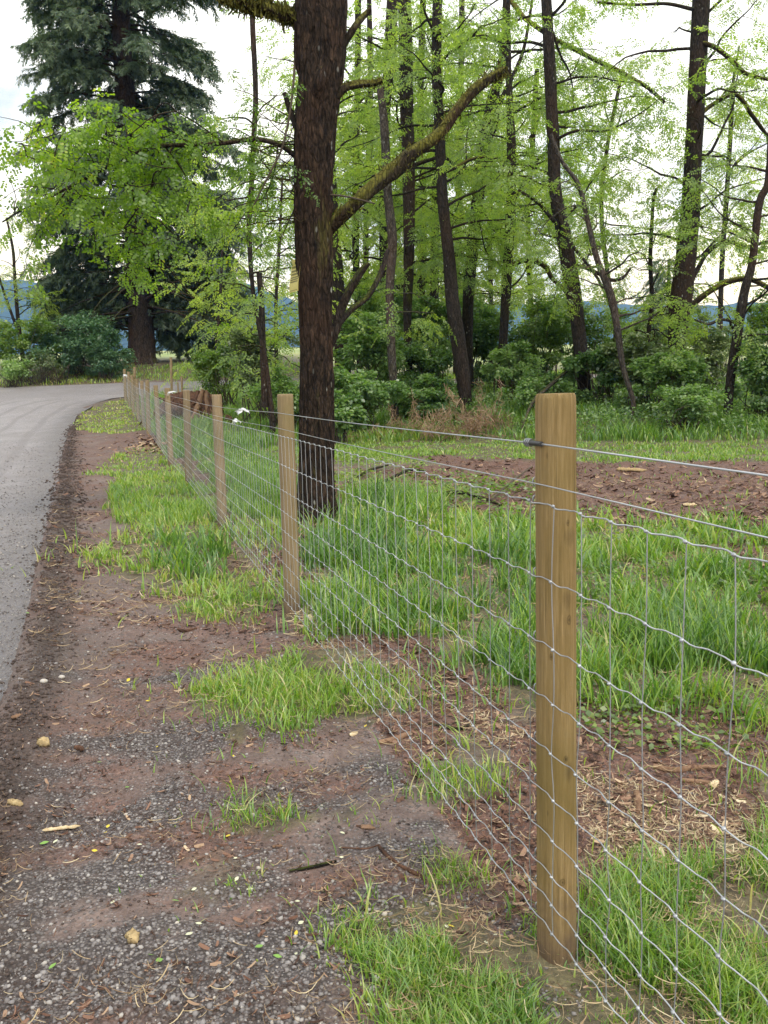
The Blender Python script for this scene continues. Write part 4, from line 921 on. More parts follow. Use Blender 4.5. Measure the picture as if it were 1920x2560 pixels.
# ---------------------------------------------------------------- big fir across the road
def needlespray(L=.55, n=30, ll=.11, w=.030):
    V = []; Fq = []
    for i in range(n):
        u = L*i/n; s = rng.choice([-1, 1]); a = s*radians(rng.uniform(25, 70)); e = -rng.uniform(.1, .9)
        d = np.array([cos(a)*cos(e), sin(a)*cos(e), sin(e)]); wv = np.array([-d[1], d[0], rng.normal(0, .5)]); wv /= np.linalg.norm(wv)
        b0 = np.array([u, 0, -.25*u*u]); q = len(V); l = ll*(.6+.8*rng.random()); V += [b0-wv*w*.4, b0+wv*w*.4, b0+d*l+wv*w*.5, b0+d*l*1.25, b0+d*l-wv*w*.5]; Fq.append([q, q+1, q+2, q+3, q+4])
    return np.array(V), np.array(Fq), np.zeros(len(V))
SPC = [needlespray() for _ in range(8)]
def conifer(name, label, pts, depth, z0, z1, halfw, nb, cat='fir tree', dens_=1., dead=14, tall=30, lift=0.):
    p, r = trunk_pts(pts, depth, .1)
    if tall:
        d = p[-1]-p[-2]; d /= np.linalg.norm(d); p = np.vstack([p, p[-1]+d*(tall-p[-1][2])]); r = np.append(r, .05)
    root = empty(name, p[0]+[0, 0, .15], label, cat)
    def fl(p_, th, R):
        z = p_[:, 2:3]-p[0][2]
        return barkdisp(.03, 4., 1.)(p_, th, R)+R*.18*np.exp(-z/.5)
    br = MB(); tube(br, p, r, 28, 120, fl); cm = MB(); pos = []; dd = []; tt = []
    for i in range(nb):
        z = z0+(z1-z0)*(i+rng.random())/nb; c = np.array([np.interp(z, p[:, 2], p[:, a]) for a in range(3)])
        a = rng.random()*2*pi; L = halfw(z-p[0][2], a)*rng.uniform(.72, 1.12); dr_ = rng.uniform(-.35, .1)+lift
        d = np.array([cos(a), sin(a), dr_+.25]); q = curve(c, d, L, 9, -.07, .09)
        tube(br, q, np.linspace(.018+.012*L, .008, 9), 5, cap=False)
        bare = rng.random() < .08 or (dead > 5 and sin(a) < -.1 and z-p[0][2] < 7.)
        if bare: continue
        for s in range(int(L*5.*dens_*(.65 if sin(a) < -.4 else 1))):
            t = .22+.78*rng.random()**.8; f = t*8; k_ = min(int(f), 7); c2 = q[k_]+(q[k_+1]-q[k_])*(f-k_)
            T = q[k_+1]-q[k_]; T /= np.linalg.norm(T); an = rng.choice([-1, 1])*rng.uniform(.4, 1.2); d2 = np.array([T[0]*cos(an)-T[1]*sin(an), T[0]*sin(an)+T[1]*cos(an), -.15-1.*rng.random()])
            ln = rng.uniform(.2, .9)*(1.1-.6*t)
            for e in range(2): pos.append(c2+d2*ln*e+[0, 0, .05]); dd.append(d2+rng.normal(0, .2, 3)); tt.append(.5+.12*rng.normal()+.25*(t-.5))
        for e in range(4): pos.append(q[-1-e//2]); dd.append(q[-1]-q[-3]+rng.normal(0, .15, 3)); tt.append(.6)
    for i in range(nb//3 if dead > 5 else 0):
        z = p[0][2]+rng.uniform(2.2, 6.5); c = np.array([np.interp(z, p[:, 2], p[:, a]) for a in range(3)]); a = rng.choice([0, pi])+rng.normal(0, .35)+(.5 if True else 0)*0; q = curve(c, [cos(a), abs(sin(a))*.6, .12], rng.uniform(3.2, 6.), 9, -.07, .1); tube(br, q, np.linspace(.05, .008, 9), 5, cap=False)
        for s in range(34):
            k_ = min(2+int(rng.random()**.8*6.2), 8); pos.append(q[k_]+rng.normal(0, .25, 3)*[1, 1, .5]); dd.append(rng.normal(0, 1, 3)*[1, 1, .2]+(q[k_]-q[k_-1])*1.2-[0, 0, .8]); tt.append(.45+.12*rng.normal())
    for i in range(dead):
        z = z0+(z1-z0)*rng.random(); c = np.array([np.interp(z, p[:, 2], p[:, a]) for a in range(3)]); a = rng.normal(0, .7)
        q = curve(c, [cos(a), sin(a), .0], 4.3*rng.uniform(.6, 1.1), 9, -.04, .12); tube(br, q, np.linspace(.035, .008, 9), 4, cap=False)
        for e in range(5): k_ = rng.integers(3, 8); tube(br, curve(q[k_], rng.normal(0, 1, 3)+[1, 0, -.2], .7, 5), np.linspace(.012, .004, 5), 3, cap=False)
    put_sprays(cm, SPC, pos, dd, .85+.6*rng.random(len(pos)), np.clip(tt, 0, 1), .5)
    br.build('trunk', M['bark_fir'], root); cm.build('crown', M['needle'], root)
def hw(z, a):
    b = np.interp(z, [0, 4, 8, 11, 14.5, 18, 24, 30], [5.6, 5.8, 5.8, 5.4, 5.0, 4.7, 3.7, 1.2])
    if cos(a) > .3 and 12.3 < z < 15.: b *= .75
    return b
conifer('fir_tree', 'huge dark fir with a thick trunk standing across the road at its bend', [(259,-10,30),(270,200,40),(290,420,46),(301,600,48),(305,700,50),(306,765,54)], 48, 4.3, 29., hw, 270, dens_=2.2)
conifer('fir_tree', 'smaller dark fir just right of the huge fir', [(450,430,6),(447,560,14),(444,660,18),(442,770,22)], 52, 4.0, 12.5, lambda z, a: np.interp(z, [0, 3, 7, 11], [3.4, 3.4, 2.2, .4]), 80, tall=0, dead=2)
conifer('fir_tree', 'small distant dark fir behind the big right-hand trunk', [(1445,560,3),(1445,640,8),(1446,740,12)], 60, 3.2, 9.0, lambda z, a: np.interp(z, [0, 2, 5, 8], [2.6, 2.6, 1.6, .3]), 60, tall=0, dead=0)
for dx, w_, lab in ((90, 26, 'leftmost small dark conifer behind the roadside bushes'), (60, 16, 'tiny pointed conifer top above the yellow-green bush')):
    pass
# ---------------------------------------------------------------- shrubs
BROAD = (np.array([(0, 0, 0), (.35, -.30, .06), (.75, -.26, .02), (1, 0, -.10), (.75, .26, .02), (.35, .30, .06)]), np.array([[0, 1, 2, 3, 4, 5]]))
def shrub(label, dx, dy, rx, ry, depth, m_, n=2600, ls=.10, name='shrub', group='shrubs under the grove trees', ry_d=None, stems=9, droop=.3, tint=.5):
    c = P(dx, dy, depth); a, b = W(rx, depth), W(ry, depth); d_ = ry_d or a*.8
    bz = float(gz(c[0], c[1])); bz = min(bz, c[2]-.1)
    root = empty(name, (c[0], c[1], bz), label, 'shrub', group)
    st = MB(); lf = MB(); ns_ = 26+int(a*b*10); tips = []
    for i in range(ns_):
        v = rng.normal(0, 1, 3); v /= np.linalg.norm(v); r = rng.random()**.4; t = c+v*np.array([a, d_, b])*r*(.75+.5*rng.random())
        t[2] = max(t[2], bz+.12); tips.append(t)
        if i < stems*3:
            s = np.array([c[0]+rng.normal(0, a*.25), c[1]+rng.normal(0, d_*.25), 0]); s[2] = float(gz(s[0], s[1]))-.05; mid = (s+t)/2+rng.normal(0, .12, 3)+[0, 0, .15]
            tube(st, smoothpath([s, mid, t], 8), np.linspace(.016, .005, 8), 4, cap=False)
    tips = np.array(tips); w = rng.integers(0, ns_, n); cs = .30*np.sqrt(a*b)*(.35+.3*rng.random(ns_))+.08
    pos = tips[w]+np.clip(rng.normal(0, 1, (n, 3)), -1.8, 1.8)*cs[w][:, None]*np.array([1, 1, .62])*.62
    pos[:, 2] = np.maximum(pos[:, 2], bz+.02)
    out = pos-c; out /= np.linalg.norm(out, axis=1)[:, None]+1e-6; dir_ = rng.normal(0, 1, (n, 3))*[1, 1, .4]+out*.7-[0, 0, droop]
    hz = np.clip((pos[:, 2]-c[2])/b, -1, 1)
    tt = np.clip(tint+(rng.random(ns_)-.5)[w]*.35+rng.normal(0, .08, n), 0, 1)
    scatter(lf, *BROAD, pos, rotframes(dir_, rng.normal(0, .5, n)), ls*(.55+.8*rng.random(n)), tt)
    st.build('stems', M['twig'], root); lf.build('leaves', M[m_], root)
SH = [
 ('dark shrub at the foot of the thick trunk on its right', 775,850,75,60,22.5,'shrub_dark',3600,.11,.5),
 ('large grey-green shrub left of the thick trunk', 565,775,75,75,26,'shrub_olive',5200,.085,.45),
 ('bushy green shrub beside the left of the thick trunk base', 610,850,55,55,23.5,'shrub_dark',3000,.09,.6),
 ('yellow-green bush behind the uprooted stump', 478,790,55,50,31,'shrub_lime',3600,.09,.5),
 ('dark green shrub between the thick trunk and the dead trunk', 790,760,60,75,26,'shrub_dark',4200,.11,.55),
 ('dark shrub just behind the foot of the dead broken trunk', 900,800,80,60,27,'shrub_dark',4400,.11,.5),
 ('tall leafy shrub left of the trunk with the mossy foot', 930,710,55,70,29,'shrub_dark',3800,.11,.62),
 ('very dark shrub around the foot of the forked leaning trunk', 1050,735,60,75,31,'shrub_dark',4200,.11,.3),
 ('low dark brambles in front of the mossy-footed trunk', 930,860,75,38,24,'shrub_dark',2600,.10,.42),
 ('light green shrub between slender trunk and mossy leaning trunk', 1160,740,65,75,28.5,'shrub_lime',3800,.10,.35),
 ('dark bramble thicket right of the mossy leaning trunk', 1295,800,55,48,23,'shrub_dark',3000,.10,.25),
 ('grey-green shrub around the thin pale trunk', 1385,785,65,62,22.5,'shrub_olive',3800,.10,.4),
 ('leafy shrub below the big right-hand trunk', 1450,815,60,50,21.5,'shrub_dark',3200,.10,.65),
 ('pale shrub in the gap right of the big trunk', 1535,760,55,60,26,'shrub_olive',3200,.09,.6),
 ('dark glossy shrub at the right edge', 1650,800,62,62,20.5,'shrub_dark',3600,.10,.35),
 ('bright shrub behind the thin crooked trunk', 1635,710,60,60,29,'shrub_lime',3400,.10,.45),
 ('distant pale bush in the gap right of the mossy leaning trunk', 1350,715,45,40,36,'shrub_lime',2400,.10,.6),
 ('bright bush low behind the slender upright trunk', 1180,690,55,50,38,'shrub_lime',2800,.12,.55),
 ('low dark shrub in front of the mossy leaning trunk', 1180,840,80,30,23,'shrub_dark',2600,.09,.5),
 ('leafy low shrub left of the dead broken trunk', 720,890,60,35,20.5,'shrub_dark',2200,.10,.45),
 ('tall shrub with layered leaves far behind the thick trunk', 850,690,70,60,34,'shrub_dark',3600,.12,.4),
 ('low leafy shrub on the bank behind the nearest post', 1480,870,70,28,19.5,'shrub_dark',2600,.08,.6),
 ('bright distant shrub left of the mossy-footed trunk', 880,620,50,40,42,'shrub_lime',2400,.13,.5),
 ('tall mid-green shrub behind the mossy leaning trunk', 1250,720,70,62,31,'shrub_lime',3400,.11,.35),
 ('tall soft green shrub between the thin pale trunk and the big trunk', 1410,735,62,58,30,'shrub_olive',3200,.10,.6),
 ('tall green shrub right of the thick trunk in front of the dead trunk', 800,700,62,58,30,'shrub_dark',3600,.11,.7),
 ('mid-green shrub filling the gap behind the mossy-footed trunk', 1000,700,66,58,33,'shrub_dark',3600,.12,.75),
 ('low bright shrub right of the forked leaning trunk foot', 1105,790,52,45,25.5,'shrub_dark',2800,.10,.7),
]
for lab, dx, dy, rx, ry, dp, m_, n, ls, tn in SH: shrub(lab, dx, dy, rx*1.12, ry*1.1, dp, m_, int(n*2.3), ls*.95, tint=tn)
gr_ = 'bushes on the far side of the road'
shrub('yellow-green bush at the left edge across the road', 40,738,72,58,43,'shrub_lime',7500,.13,group=gr_, tint=.5)
shrub('broad blue-green bush across the road, left of the fir', 175,748,98,68,44,'shrub_blue',13000,.13,group=gr_, tint=.55)
shrub('dark blue-green bush hanging over the verge beside the fir', 228,765,52,46,42.5,'shrub_blue',5500,.12,group=gr_, tint=.5)
shrub('small green bush at the lower left edge across the road', 25,795,42,26,41,'shrub_dark',2200,.11,group=gr_, tint=.75)
shrub('tall dark bush filling the gap behind the blue-green bush', 150,680,85,52,50,'shrub_blue',9000,.15,group=gr_, tint=.35)
shrub('thin dull bush with bare sticks between the two left bushes', 95,785,40,28,42,'shrub_olive',1500,.10,group=gr_, tint=.4)
mb = MB()
for i in range(40):
    b = P(rng.uniform(60, 150), 822, 41.5); b[2] = zt(b[0], b[1]); tube(mb, curve(b, [rng.normal(0, .6), -.2, 1], rng.uniform(.6, 1.5), 7, -.12, .15), np.linspace(.018, .006, 7), 4, cap=False)
o = mb.build('dry_brush', M['bark_pale'], None, True, tuple(P(105, 815, 41.5))); tag(o, 'grey leafless sticks arching out of the bushes across the road', 'dead brush')
# dead bracken clumps
for lab, dx, dy, rx, ry, dp in (('rusty brown dead fronds hanging at the foot of the mossy-footed trunk', 1040,815,50,38,22.5), ('pale brown dead bracken heap on the bank left of the nearest post', 965,885,105,38,21.5), ('small tuft of dead brown fronds below the dead broken trunk', 850,885,30,28,22)):
    c = P(dx, dy, dp); mb = MB(); bz = gz(c[0], c[1]); root_ = (c[0], c[1], float(bz)); n = int(rx*22)
    V_, F_ = sliver(4, .05, .8)
    for i in range(int(rx*.42)):
        b0 = c+rng.normal(0, .5, 3)*[W(rx, dp), W(rx, dp)*.5, 0]; b0[2] = float(gz(b0[0], b0[1])); d0 = np.array([rng.normal(0, .7), rng.normal(-.3, .4), 1.]); hh = W(ry, dp)*rng.uniform(.7, 1.9)
        st_ = curve(b0, d0, hh*1.6, 9, -.16, .12); tube(mb, st_, np.linspace(.009, .003, 9), 4, cap=False, tint=.3)
        n = 34; q = st_[rng.integers(2, 9, n)]+rng.normal(0, .05, (n, 3)); d = rng.normal(0, .55, (n, 3))-[0, 0, .7]
        scatter(mb, V_, F_, q, rotframes(d, rng.random(n)*6), .10+.24*rng.random(n)**2, np.clip(rng.normal(.5, .25), 0, 1)*.6+.4*rng.random(n))
    tag(mb.build('dead_bracken', M['brack'], None, True, root_), lab, 'dead bracken', 'clumps of dead bracken')
#@@MISC
# ---------------------------------------------------------------- uprooted stump and debris
sd_ = 27.; c = P(417, 900, sd_); c[2] = zt(c[0], c[1])
st = empty('uprooted_stump', c, 'uprooted reddish brown stump with tangled torn roots behind the fence', 'stump')
M['rot'] = plainmat('rotten_wood', (.025, .016, .012), (.16, .085, .055), .95, (14, 14, 5), .1, .9, obj=False, bd=.04)
M['rotpale'] = plainmat('torn_wood', (.12, .065, .042), (.30, .19, .12), .9, (16, 16, 4), .1, .8, obj=False, bd=.02)
mb = MB(); V = ICO2[0]; 
import bmesh
V3, F3 = ico(5)
n3 = .6*fbm(V3[:, 0]*1.8+3, V3[:, 1]*1.8, V3[:, 2]*1.8, 5)+.4*fbm(V3[:, 0]*6+V3[:, 2]*2, V3[:, 1]*6, V3[:, 2]*2.5, 4); Vb = V3*(.42+1.15*n3)[:, None]*np.array([.95, .55, .56]); Vb = Vb[:, :]+[-.12, .15, .36]
mb.add(Vb+c, F3); mb.build('root_mass', M['rot'], st)
for i in range(38):
    a = rng.random()*2*pi; b0 = c+np.array([rng.normal(-.15, .4), rng.normal(-.1, .2), .40+rng.normal(0, .18)])
    d = [rng.normal(.2, .8), -abs(rng.normal(0, .5)), rng.normal(-.25, .5)]; L = rng.uniform(.25, .7)
    mb = MB(); tube(mb, curve(b0, d, L, 8, -.03, .3), np.linspace(rng.uniform(.012, .035), .006, 8), 8, 24, barkdisp(.014, 2, 6)); mb.build('root', M['rotpale' if i % 3 == 0 else 'rot'], st)
for i in range(11):   # torn slabs leaning to a peak on the right
    u = i/10; b0 = c+np.array([.0+1.0*u, -.3+rng.normal(0, .06), .02]); e = c+np.array([.30+.16*u+rng.normal(0, .04), -.05+rng.normal(0, .05), 1.05-.25*u+rng.normal(0, .06)]); mb = MB()
    tube(mb, [b0, (b0+e)/2+rng.normal(0, .03, 3), e], [.085, .085, .05], 9, 26, barkdisp(.02, 1.6, 3)); mb.build('slab', M['rotpale' if i % 2 else 'rot'], st)
p_ = [P(474, 890, 26.6), P(488, 893, 26.4), P(504, 898, 26.2)]
mb = MB(); p_ = np.array(p_); p_[:, 2] = zt(p_[:, 0], p_[:, 1])+[.2, .14, .08]; tube(mb, p_, [.11, .10, .08], 20, 40, barkdisp(.02, 3, 2)); o = mb.build('fallen_log', M['rot'], None, True, tuple(p_[1]-[0, 0, .2])); tag(o, 'rotting brown log lying to the right of the uprooted stump', 'log')
mb = MB(); b0 = P(399, 918, 24.5); e = P(428, 880, 25.5); b0[2] = zt(b0[0], b0[1]); tube(mb, [b0, e], [.045, .04], 6, 8, barkdisp(.006, 2, 3)); o = mb.build('leaning_plank', M['rotpale'], None, True, tuple(b0)); tag(o, 'weathered plank leaning against the uprooted stump', 'plank')
mb = MB(); n = 1600; x = rng.normal(P(385, 930, 21)[0], .55, n); y = rng.normal(21.3, 1.1, n); z = gz(x, y)+.22*np.exp(-((x-P(385, 930, 21)[0])/.6)**2-((y-21.3)/1.1)**2)*rng.random(n)
V_, F_ = sliver(3, .25, .3); scatter(mb, V_, F_, np.stack([x, y, z], -1), randrot(n, .9), .08+.12*rng.random(n), rng.random(n)*.5+.4)
tag(mb.build('chip_pile', M['chip'], None, True, (float(x.mean()), 21.3, float(gz(x.mean(), 21.3)))), 'low heap of pale brown wood chips behind the fence near the stump', 'wood chips', kind='stuff')
for dx, dy, w_, dp, top, lab in ((370, 812, 5, 37, 772, 'tall weathered post standing across the road behind the far end of the fence'), (393, 830, 4, 31, 812, 'short dark stake sticking up behind the stump'), (385, 842, 3, 29, 826, 'small stake just left of the stump')):
    b = P(dx, dy+14, dp); b[2] = zt(b[0], b[1]); t = P(dx-1, top, dp); mb = MB(); tube(mb, [b, t], [W(w_, dp)/2]*2, 8, 12, barkdisp(.008, 2, 2)); tag(mb.build('wooden_stake', M['post_old'], None, True, tuple(b)), lab, 'stake')
for dx, top, lab in ((347/S, 762, 'left of two thin pale stakes at the foot of the huge fir'), (379/S, 762, 'right of two thin pale stakes at the foot of the huge fir')):
    b = P(dx+(2 if dx > 310 else 0), 800, 46); b[2] = zt(b[0], b[1]); t = P(dx-(3 if dx > 310 else 0), top, 46); mb = MB(); tube(mb, [b, t], [.045, .04], 6, 6); tag(mb.build('wooden_stake', M['bark_pale'], None, True, tuple(b)), lab, 'stake')
# ---------------------------------------------------------------- fallen branches, sticks, wood pieces
def stick(pts, name, label, mat_='bark', cat='stick', group=None, up=.3, wig=0):
    q = []; rr = []
    for a in pts:
        g0 = G(a[0], a[1]); g0[2] = float(gz(g0[0], g0[1]))+W(a[2], g0[1])*up+(a[3] if len(a) > 3 else 0); q.append(g0); rr.append(W(a[2], g0[1])/2)
    mb = MB(); tube(mb, q, rr, 10, len(q)*9, barkdisp(rr[0]*.35, 2, 30)); o = mb.build(name, M[mat_], None, True, tuple(np.mean(q, 0))); return tag(o, label, cat, group)
stick([(870,1083,4),(930,1079,8),(990,1078,9),(1040,1088,8),(1085,1098,4)], 'fallen_branch', 'dark fallen branch lying flat in the weeds behind the fence', 'bark', 'branch', up=1.2)
stick([(805,1062,4),(850,1043,6),(885,1028,6),(915,1024,3)], 'fallen_branch', 'thin fallen branch curving through the weeds right of the thick trunk', 'bark', 'branch', up=2)
stick([(1060,1090,3),(1110,1065,4,.1),(1150,1048,3,.2)], 'fallen_branch', 'slim bare branch propped up just left of the nearest post', 'twig', 'branch', up=2)
stick([(770,1040,4),(800,1022,5),(838,1010,3)], 'fallen_branch', 'small twiggy branch lying just right of the thick trunk', 'bark', 'branch', up=2)
stick([(625,1885,6),(660,1878,8),(700,1868,9),(726,1862,5)], 'stick', 'short dark stick lying on the mud in the middle of the verge', 'bark', 'stick')
stick([(858,1872,5),(882,1884,9),(905,1892,9),(918,1900,5)], 'stick', 'brown stick on the mud, a little left of the fence wires', 'rot', 'stick')
stick([(820,1838,6),(838,1858,8),(862,1873,4)], 'stick', 'curved brown root piece on the mud above another stick', 'rot', 'stick')
stick([(735,1832,3),(790,1838,4),(820,1833,3)], 'stick', 'thin curved twig on the bare mud above the dark stick', 'rot', 'stick')
stick([(1020,1570,5),(990,1580,8),(950,1578,8),(925,1572,4)], 'stick', 'pale lichen-covered stick on the soil behind the fence', 'bark_pale', 'stick')
stick([(818,1608,8),(850,1604,13),(880,1598,10),(895,1592,4)], 'bark_strip', 'reddish strip of bark curling on the soil by the fence wires', 'rotpale', 'bark strip')
stick([(1412,1655,10),(1455,1664,12),(1500,1662,11),(1560,1660,7)], 'stick', 'upper of the broken pale branches lying on the mulch right of the nearest post', 'rotpale', 'stick')
stick([(1470,1680,8),(1510,1684,11),(1545,1688,9)], 'stick', 'lower broken pale branch lying on the mulch right of the nearest post', 'rotpale', 'stick')
stick([(1375,1720,12),(1378,1738,15),(1380,1752,10)], 'wood_piece', 'stubby orange-brown piece of wood on the mulch right of the nearest post', 'rotpale', 'wood piece')
stick([(1590,1170,6),(1630,1172,10),(1665,1165,10)], 'stick', 'pale stick on the bare soil at the right edge', 'rotpale', 'stick')
stick([(385,1362,5),(400,1366,8),(425,1360,4)], 'stick', 'small brown twig on the verge left of the second post', 'rot', 'stick')
q = np.array([P(1122, 905, 21.), P(1150, 870, 21.8), P(1182, 838, 22.6), P(1225, 800, 23), P(1262, 765, 23.2)]); q[0][2] = gz(q[0][0], q[0][1]); mb = MB(); tube(mb, q, [.02, .035, .045, .04, .015], 8, 40, barkdisp(.008, 2, 6)); tag(mb.build('leaning_branch', M['bark_pale'], None, True, tuple(q[0])), 'grey dead branch leaning against the mossy leaning trunk above the nearest post', 'branch')
def chunk(px, py, L, wd, th, ang, mat_, label, nm='wood_chip', cat='wood chip', jag=.3, tilt=.05, group=None):
    """splintered flat piece of wood: a bevelled, ragged plank with its own thickness"""
    g0 = G(px, py); g0[2] = float(gz(g0[0], g0[1])); n = 14; u = np.linspace(-.5, .5, n); ring = 10; th_ = np.arange(ring)*2*pi/ring
    V = []
    wl = np.clip(1-np.clip(u*2, 0, 1)**2.2-np.clip(-u*2, 0, 1)**14, .15, 1)*(1+jag*(rng.random(n)-.5)); off = np.cumsum(rng.normal(0, .02, n))*wd
    for i in range(n):
        for t in th_:
            cy = np.sign(cos(t))*abs(cos(t))**.3*wd*.5*wl[i]*(1+.15*rng.normal()); cz = np.sign(sin(t))*abs(sin(t))**.3*th*.5*(1+.25*rng.normal())*min(1, wl[i]*1.5)
            V.append([u[i]*L*(1+.06*rng.normal()*abs(u[i])), cy+off[i], cz])
    V = np.array(V); a = (np.arange(n-1)[:, None]*ring+np.arange(ring)); b = np.arange(n-1)[:, None]*ring+(np.arange(ring)+1) % ring
    Fq = np.stack([a, b, b+ring, a+ring], -1).reshape(-1, 4)
    R = np.array(Matrix.Rotation(ang, 3, 'Z') @ Matrix.Rotation(tilt, 3, 'Y') @ Matrix.Rotation(rng.normal(0, .2), 3, 'X'))
    mb = MB(); pts = V@R.T+g0+[0, 0, th*.55]; mb.add(pts, Fq)
    for e in (0, n-1): mb.add(np.vstack([pts[e*ring:(e+1)*ring], pts[e*ring:(e+1)*ring].mean(0)]), np.stack([np.arange(ring), (np.arange(ring)+1) % ring, np.full(ring, ring)], -1))
    o = mb.build(nm, M[mat_], None, False, tuple(g0)); return tag(o, label, cat, group)
M['fresh'] = plainmat('fresh_split_wood', (.40, .28, .14), (.72, .60, .40), .75, (60, 60, 60), .2, .5, obj=False, bd=.003)
M['tan'] = plainmat('tan_wood', (.26, .18, .09), (.50, .38, .20), .85, (50, 50, 50), .15, .7, obj=False, bd=.004)
chunk(133, 1790, .118, .026, .010, .30, 'fresh', 'long pale splinter of fresh wood lying on the gravel', jag=.5)
chunk(98, 1631, .055, .038, .026, -.55, 'tan', 'chunky pale block of wood at the edge of the gravel, nearest the road', 'wood_chunk', 'wood chunk')
chunk(172, 1630, .052, .020, .014, -.6, 'rot', 'small dark brown chunk of wood right of the pale block', 'wood_chunk', 'wood chunk')
chunk(36, 1752, .065, .022, .016, -.35, 'tan', 'weathered wood chunk on the dark mud at the left edge', 'wood_chunk', 'wood chunk')
chunk(290, 2045, .052, .026, .018, -.8, 'tan', 'knobbly tan lump of wood half sunk in the gravel', 'wood_chunk', 'wood chunk', jag=.9)
chunk(40, 1586, .05, .02, .014, .9, 'rotpale', 'orange-brown splinter standing out of the mud at the road edge')
chunk(795, 1797, .05, .016, .008, -.2, 'rotpale', 'brown chip on the mud below the small grass tuft')
chunk(765, 1592, .05, .02, .008, 1.0, 'fresh', 'pale upright chip on the soil beside the reddish bark strip')
chunk(655, 1585, .05, .012, .008, .1, 'rotpale', 'thin brown chip at the lower edge of the grass patch')
chunk(475, 1498, .05, .014, .008, .05, 'fresh', 'pale flat chip on the mud left of the grass patch')
chunk(1545, 1690, .07, .022, .010, .9, 'fresh', 'light torn chip beside the broken branches on the mulch')
chunk(1480, 1607, .09, .02, .012, -.5, 'tan', 'flat tan slab of bark on the mulch above the broken branches')
chunk(600, 1830, .035, .014, .006, .2, 'rotpale', 'small brown flake on the mud right of the yellow leaf')
chunk(1490, 1096, .16, .05, .03, .2, 'fresh', 'pale chip on the red-brown mulch right of the nearest post')
chunk(1365, 1018, .45, .06, .05, -.1, 'tan', 'long flat slab lying at the back of the mulch bed')
V_, F_ = sliver(5, .0, 0)
def pebble(px, py, r, label, col='stone'):
    g0 = G(px, py); g0[2] = float(gz(g0[0], g0[1])); V, Fq = ICO2; n = fbm(V[:, 0]*1.2+px, V[:, 1]*1.2, V[:, 2]*1.2)
    mb = MB(); mb.add(V*(.8+.4*n)[:, None]*r*np.array([1.15, .9, .7])+g0+[0, 0, r*.45], Fq); tag(mb.build('pebble', M[col], None, True, tuple(g0)), label, 'pebble', 'larger pebbles on the verge')
M['peb'] = plainmat('pale_pebble', (.36, .32, .28), (.50, .46, .41), .7, (60, 60, 60), .3, .2, obj=False)
pebble(97, 1741-240, .017, 'round pale pebble on the gravel near the road edge', 'peb'); pebble(135, 1484, .014, 'smaller cream pebble right of the round pale pebble', 'peb')
pebble(38, 1658, .013, 'dark round pebble beside the pale block of wood', 'clod'); pebble(838, 2176-0, .013, 'tan pebble at the bottom edge between gravel and grass', 'peb'); pebble(816, 2140-20, .012, 'rounded brownish pebble near the bottom, left of the grass', 'peb')
pebble(1638, 1310, .035, 'brown rounded stone at the right edge on the bare soil', 'clod')
# fallen leaves
def leafmesh(name, m_):
    mb = MB(); t = np.linspace(0, 1, 6); w = np.sin(t*pi*.96+.06)*.34; V = []
    for a, b in zip(t, w): V += [(a-.5, -b, .10*b+.05*a*a), (a-.5, 0, 0+.05*a*a), (a-.5, b, .12*b+.05*a*a)]
    Fq = []
    for i in range(5): Fq += [[3*i, 3*i+3, 3*i+4, 3*i+1], [3*i+1, 3*i+4, 3*i+5, 3*i+2]]
    mb.add(V, Fq); o = mb.build(name, m_); return o
def flat(name, c): 
    m, nt, out = mat(name); k = N(nt); k.bsdf(out, k.mix(k.noise(40., 3.), c, tuple(q*.7 for q in c)), .6, None, .4); return m
LC = [('yellow', flat('yellow_leaf', (.66, .50, .04))), ('pale', flat('pale_leaf', (.62, .62, .42))), ('green', flat('green_leaf', (.20, .36, .07)))]
GL = {'yellow': 'small yellow fallen leaf lying on the verge', 'pale': 'small pale cream fallen leaflet lying on the verge', 'green': 'small green fallen leaf lying on the verge'}
spots = {'yellow': [(497,1622),(340,1623),(233,1782),(228,1797),(499,1697),(493,1812),(278,1478),(505,1648),(850,2055),(975,2020),(1045,1655),(1170,1610),(900,1555),(320,1530),(640,2020),(340,1330),(165,1300),(40,1305),(790,1580),(205,1846)],
 'pale': [(302,1835),(509,1862),(420,1933),(420,1865),(245,1970),(512,1912),(740,1810),(738,1855),(735,1838),(643,1953),(430,2010),(540,1935),(650,1995),(965,2017),(1050,2300-240),(1000,2110),(410,2040),(560,1972),(890,2140),(255,1840),(1070,2045),(120,1820),(640,2070),(575,1330),(800,2170),(160,1745),(310,1785),(420,1985)],
 'green': [(327,2080),(115,2105),(215,1655),(96,1826),(345,2092),(380,1957),(600,2080),(275,1702),(560,2050),(60,1330)]}
for key, mm in LC:
    src = None
    for px, py in spots[key]:
        g0 = G(px, py); o = src.copy() if src else leafmesh('fallen_leaf', mm)
        if src: C.objects.link(o)
        src = src or o
        o.location = (g0[0], g0[1], float(gz(g0[0], g0[1]))+.008); s = rng.uniform(.013, .022)*(1.35 if key == 'green' else 1)*max(1, g0[1]/3.2)**.5; o.scale = (s, s*rng.uniform(.7, 1), s)
        o.rotation_euler = (rng.normal(0, .3), rng.normal(0, .25), rng.random()*6.3); tag(o, GL[key], 'leaf', key+' leaves fallen on the verge')
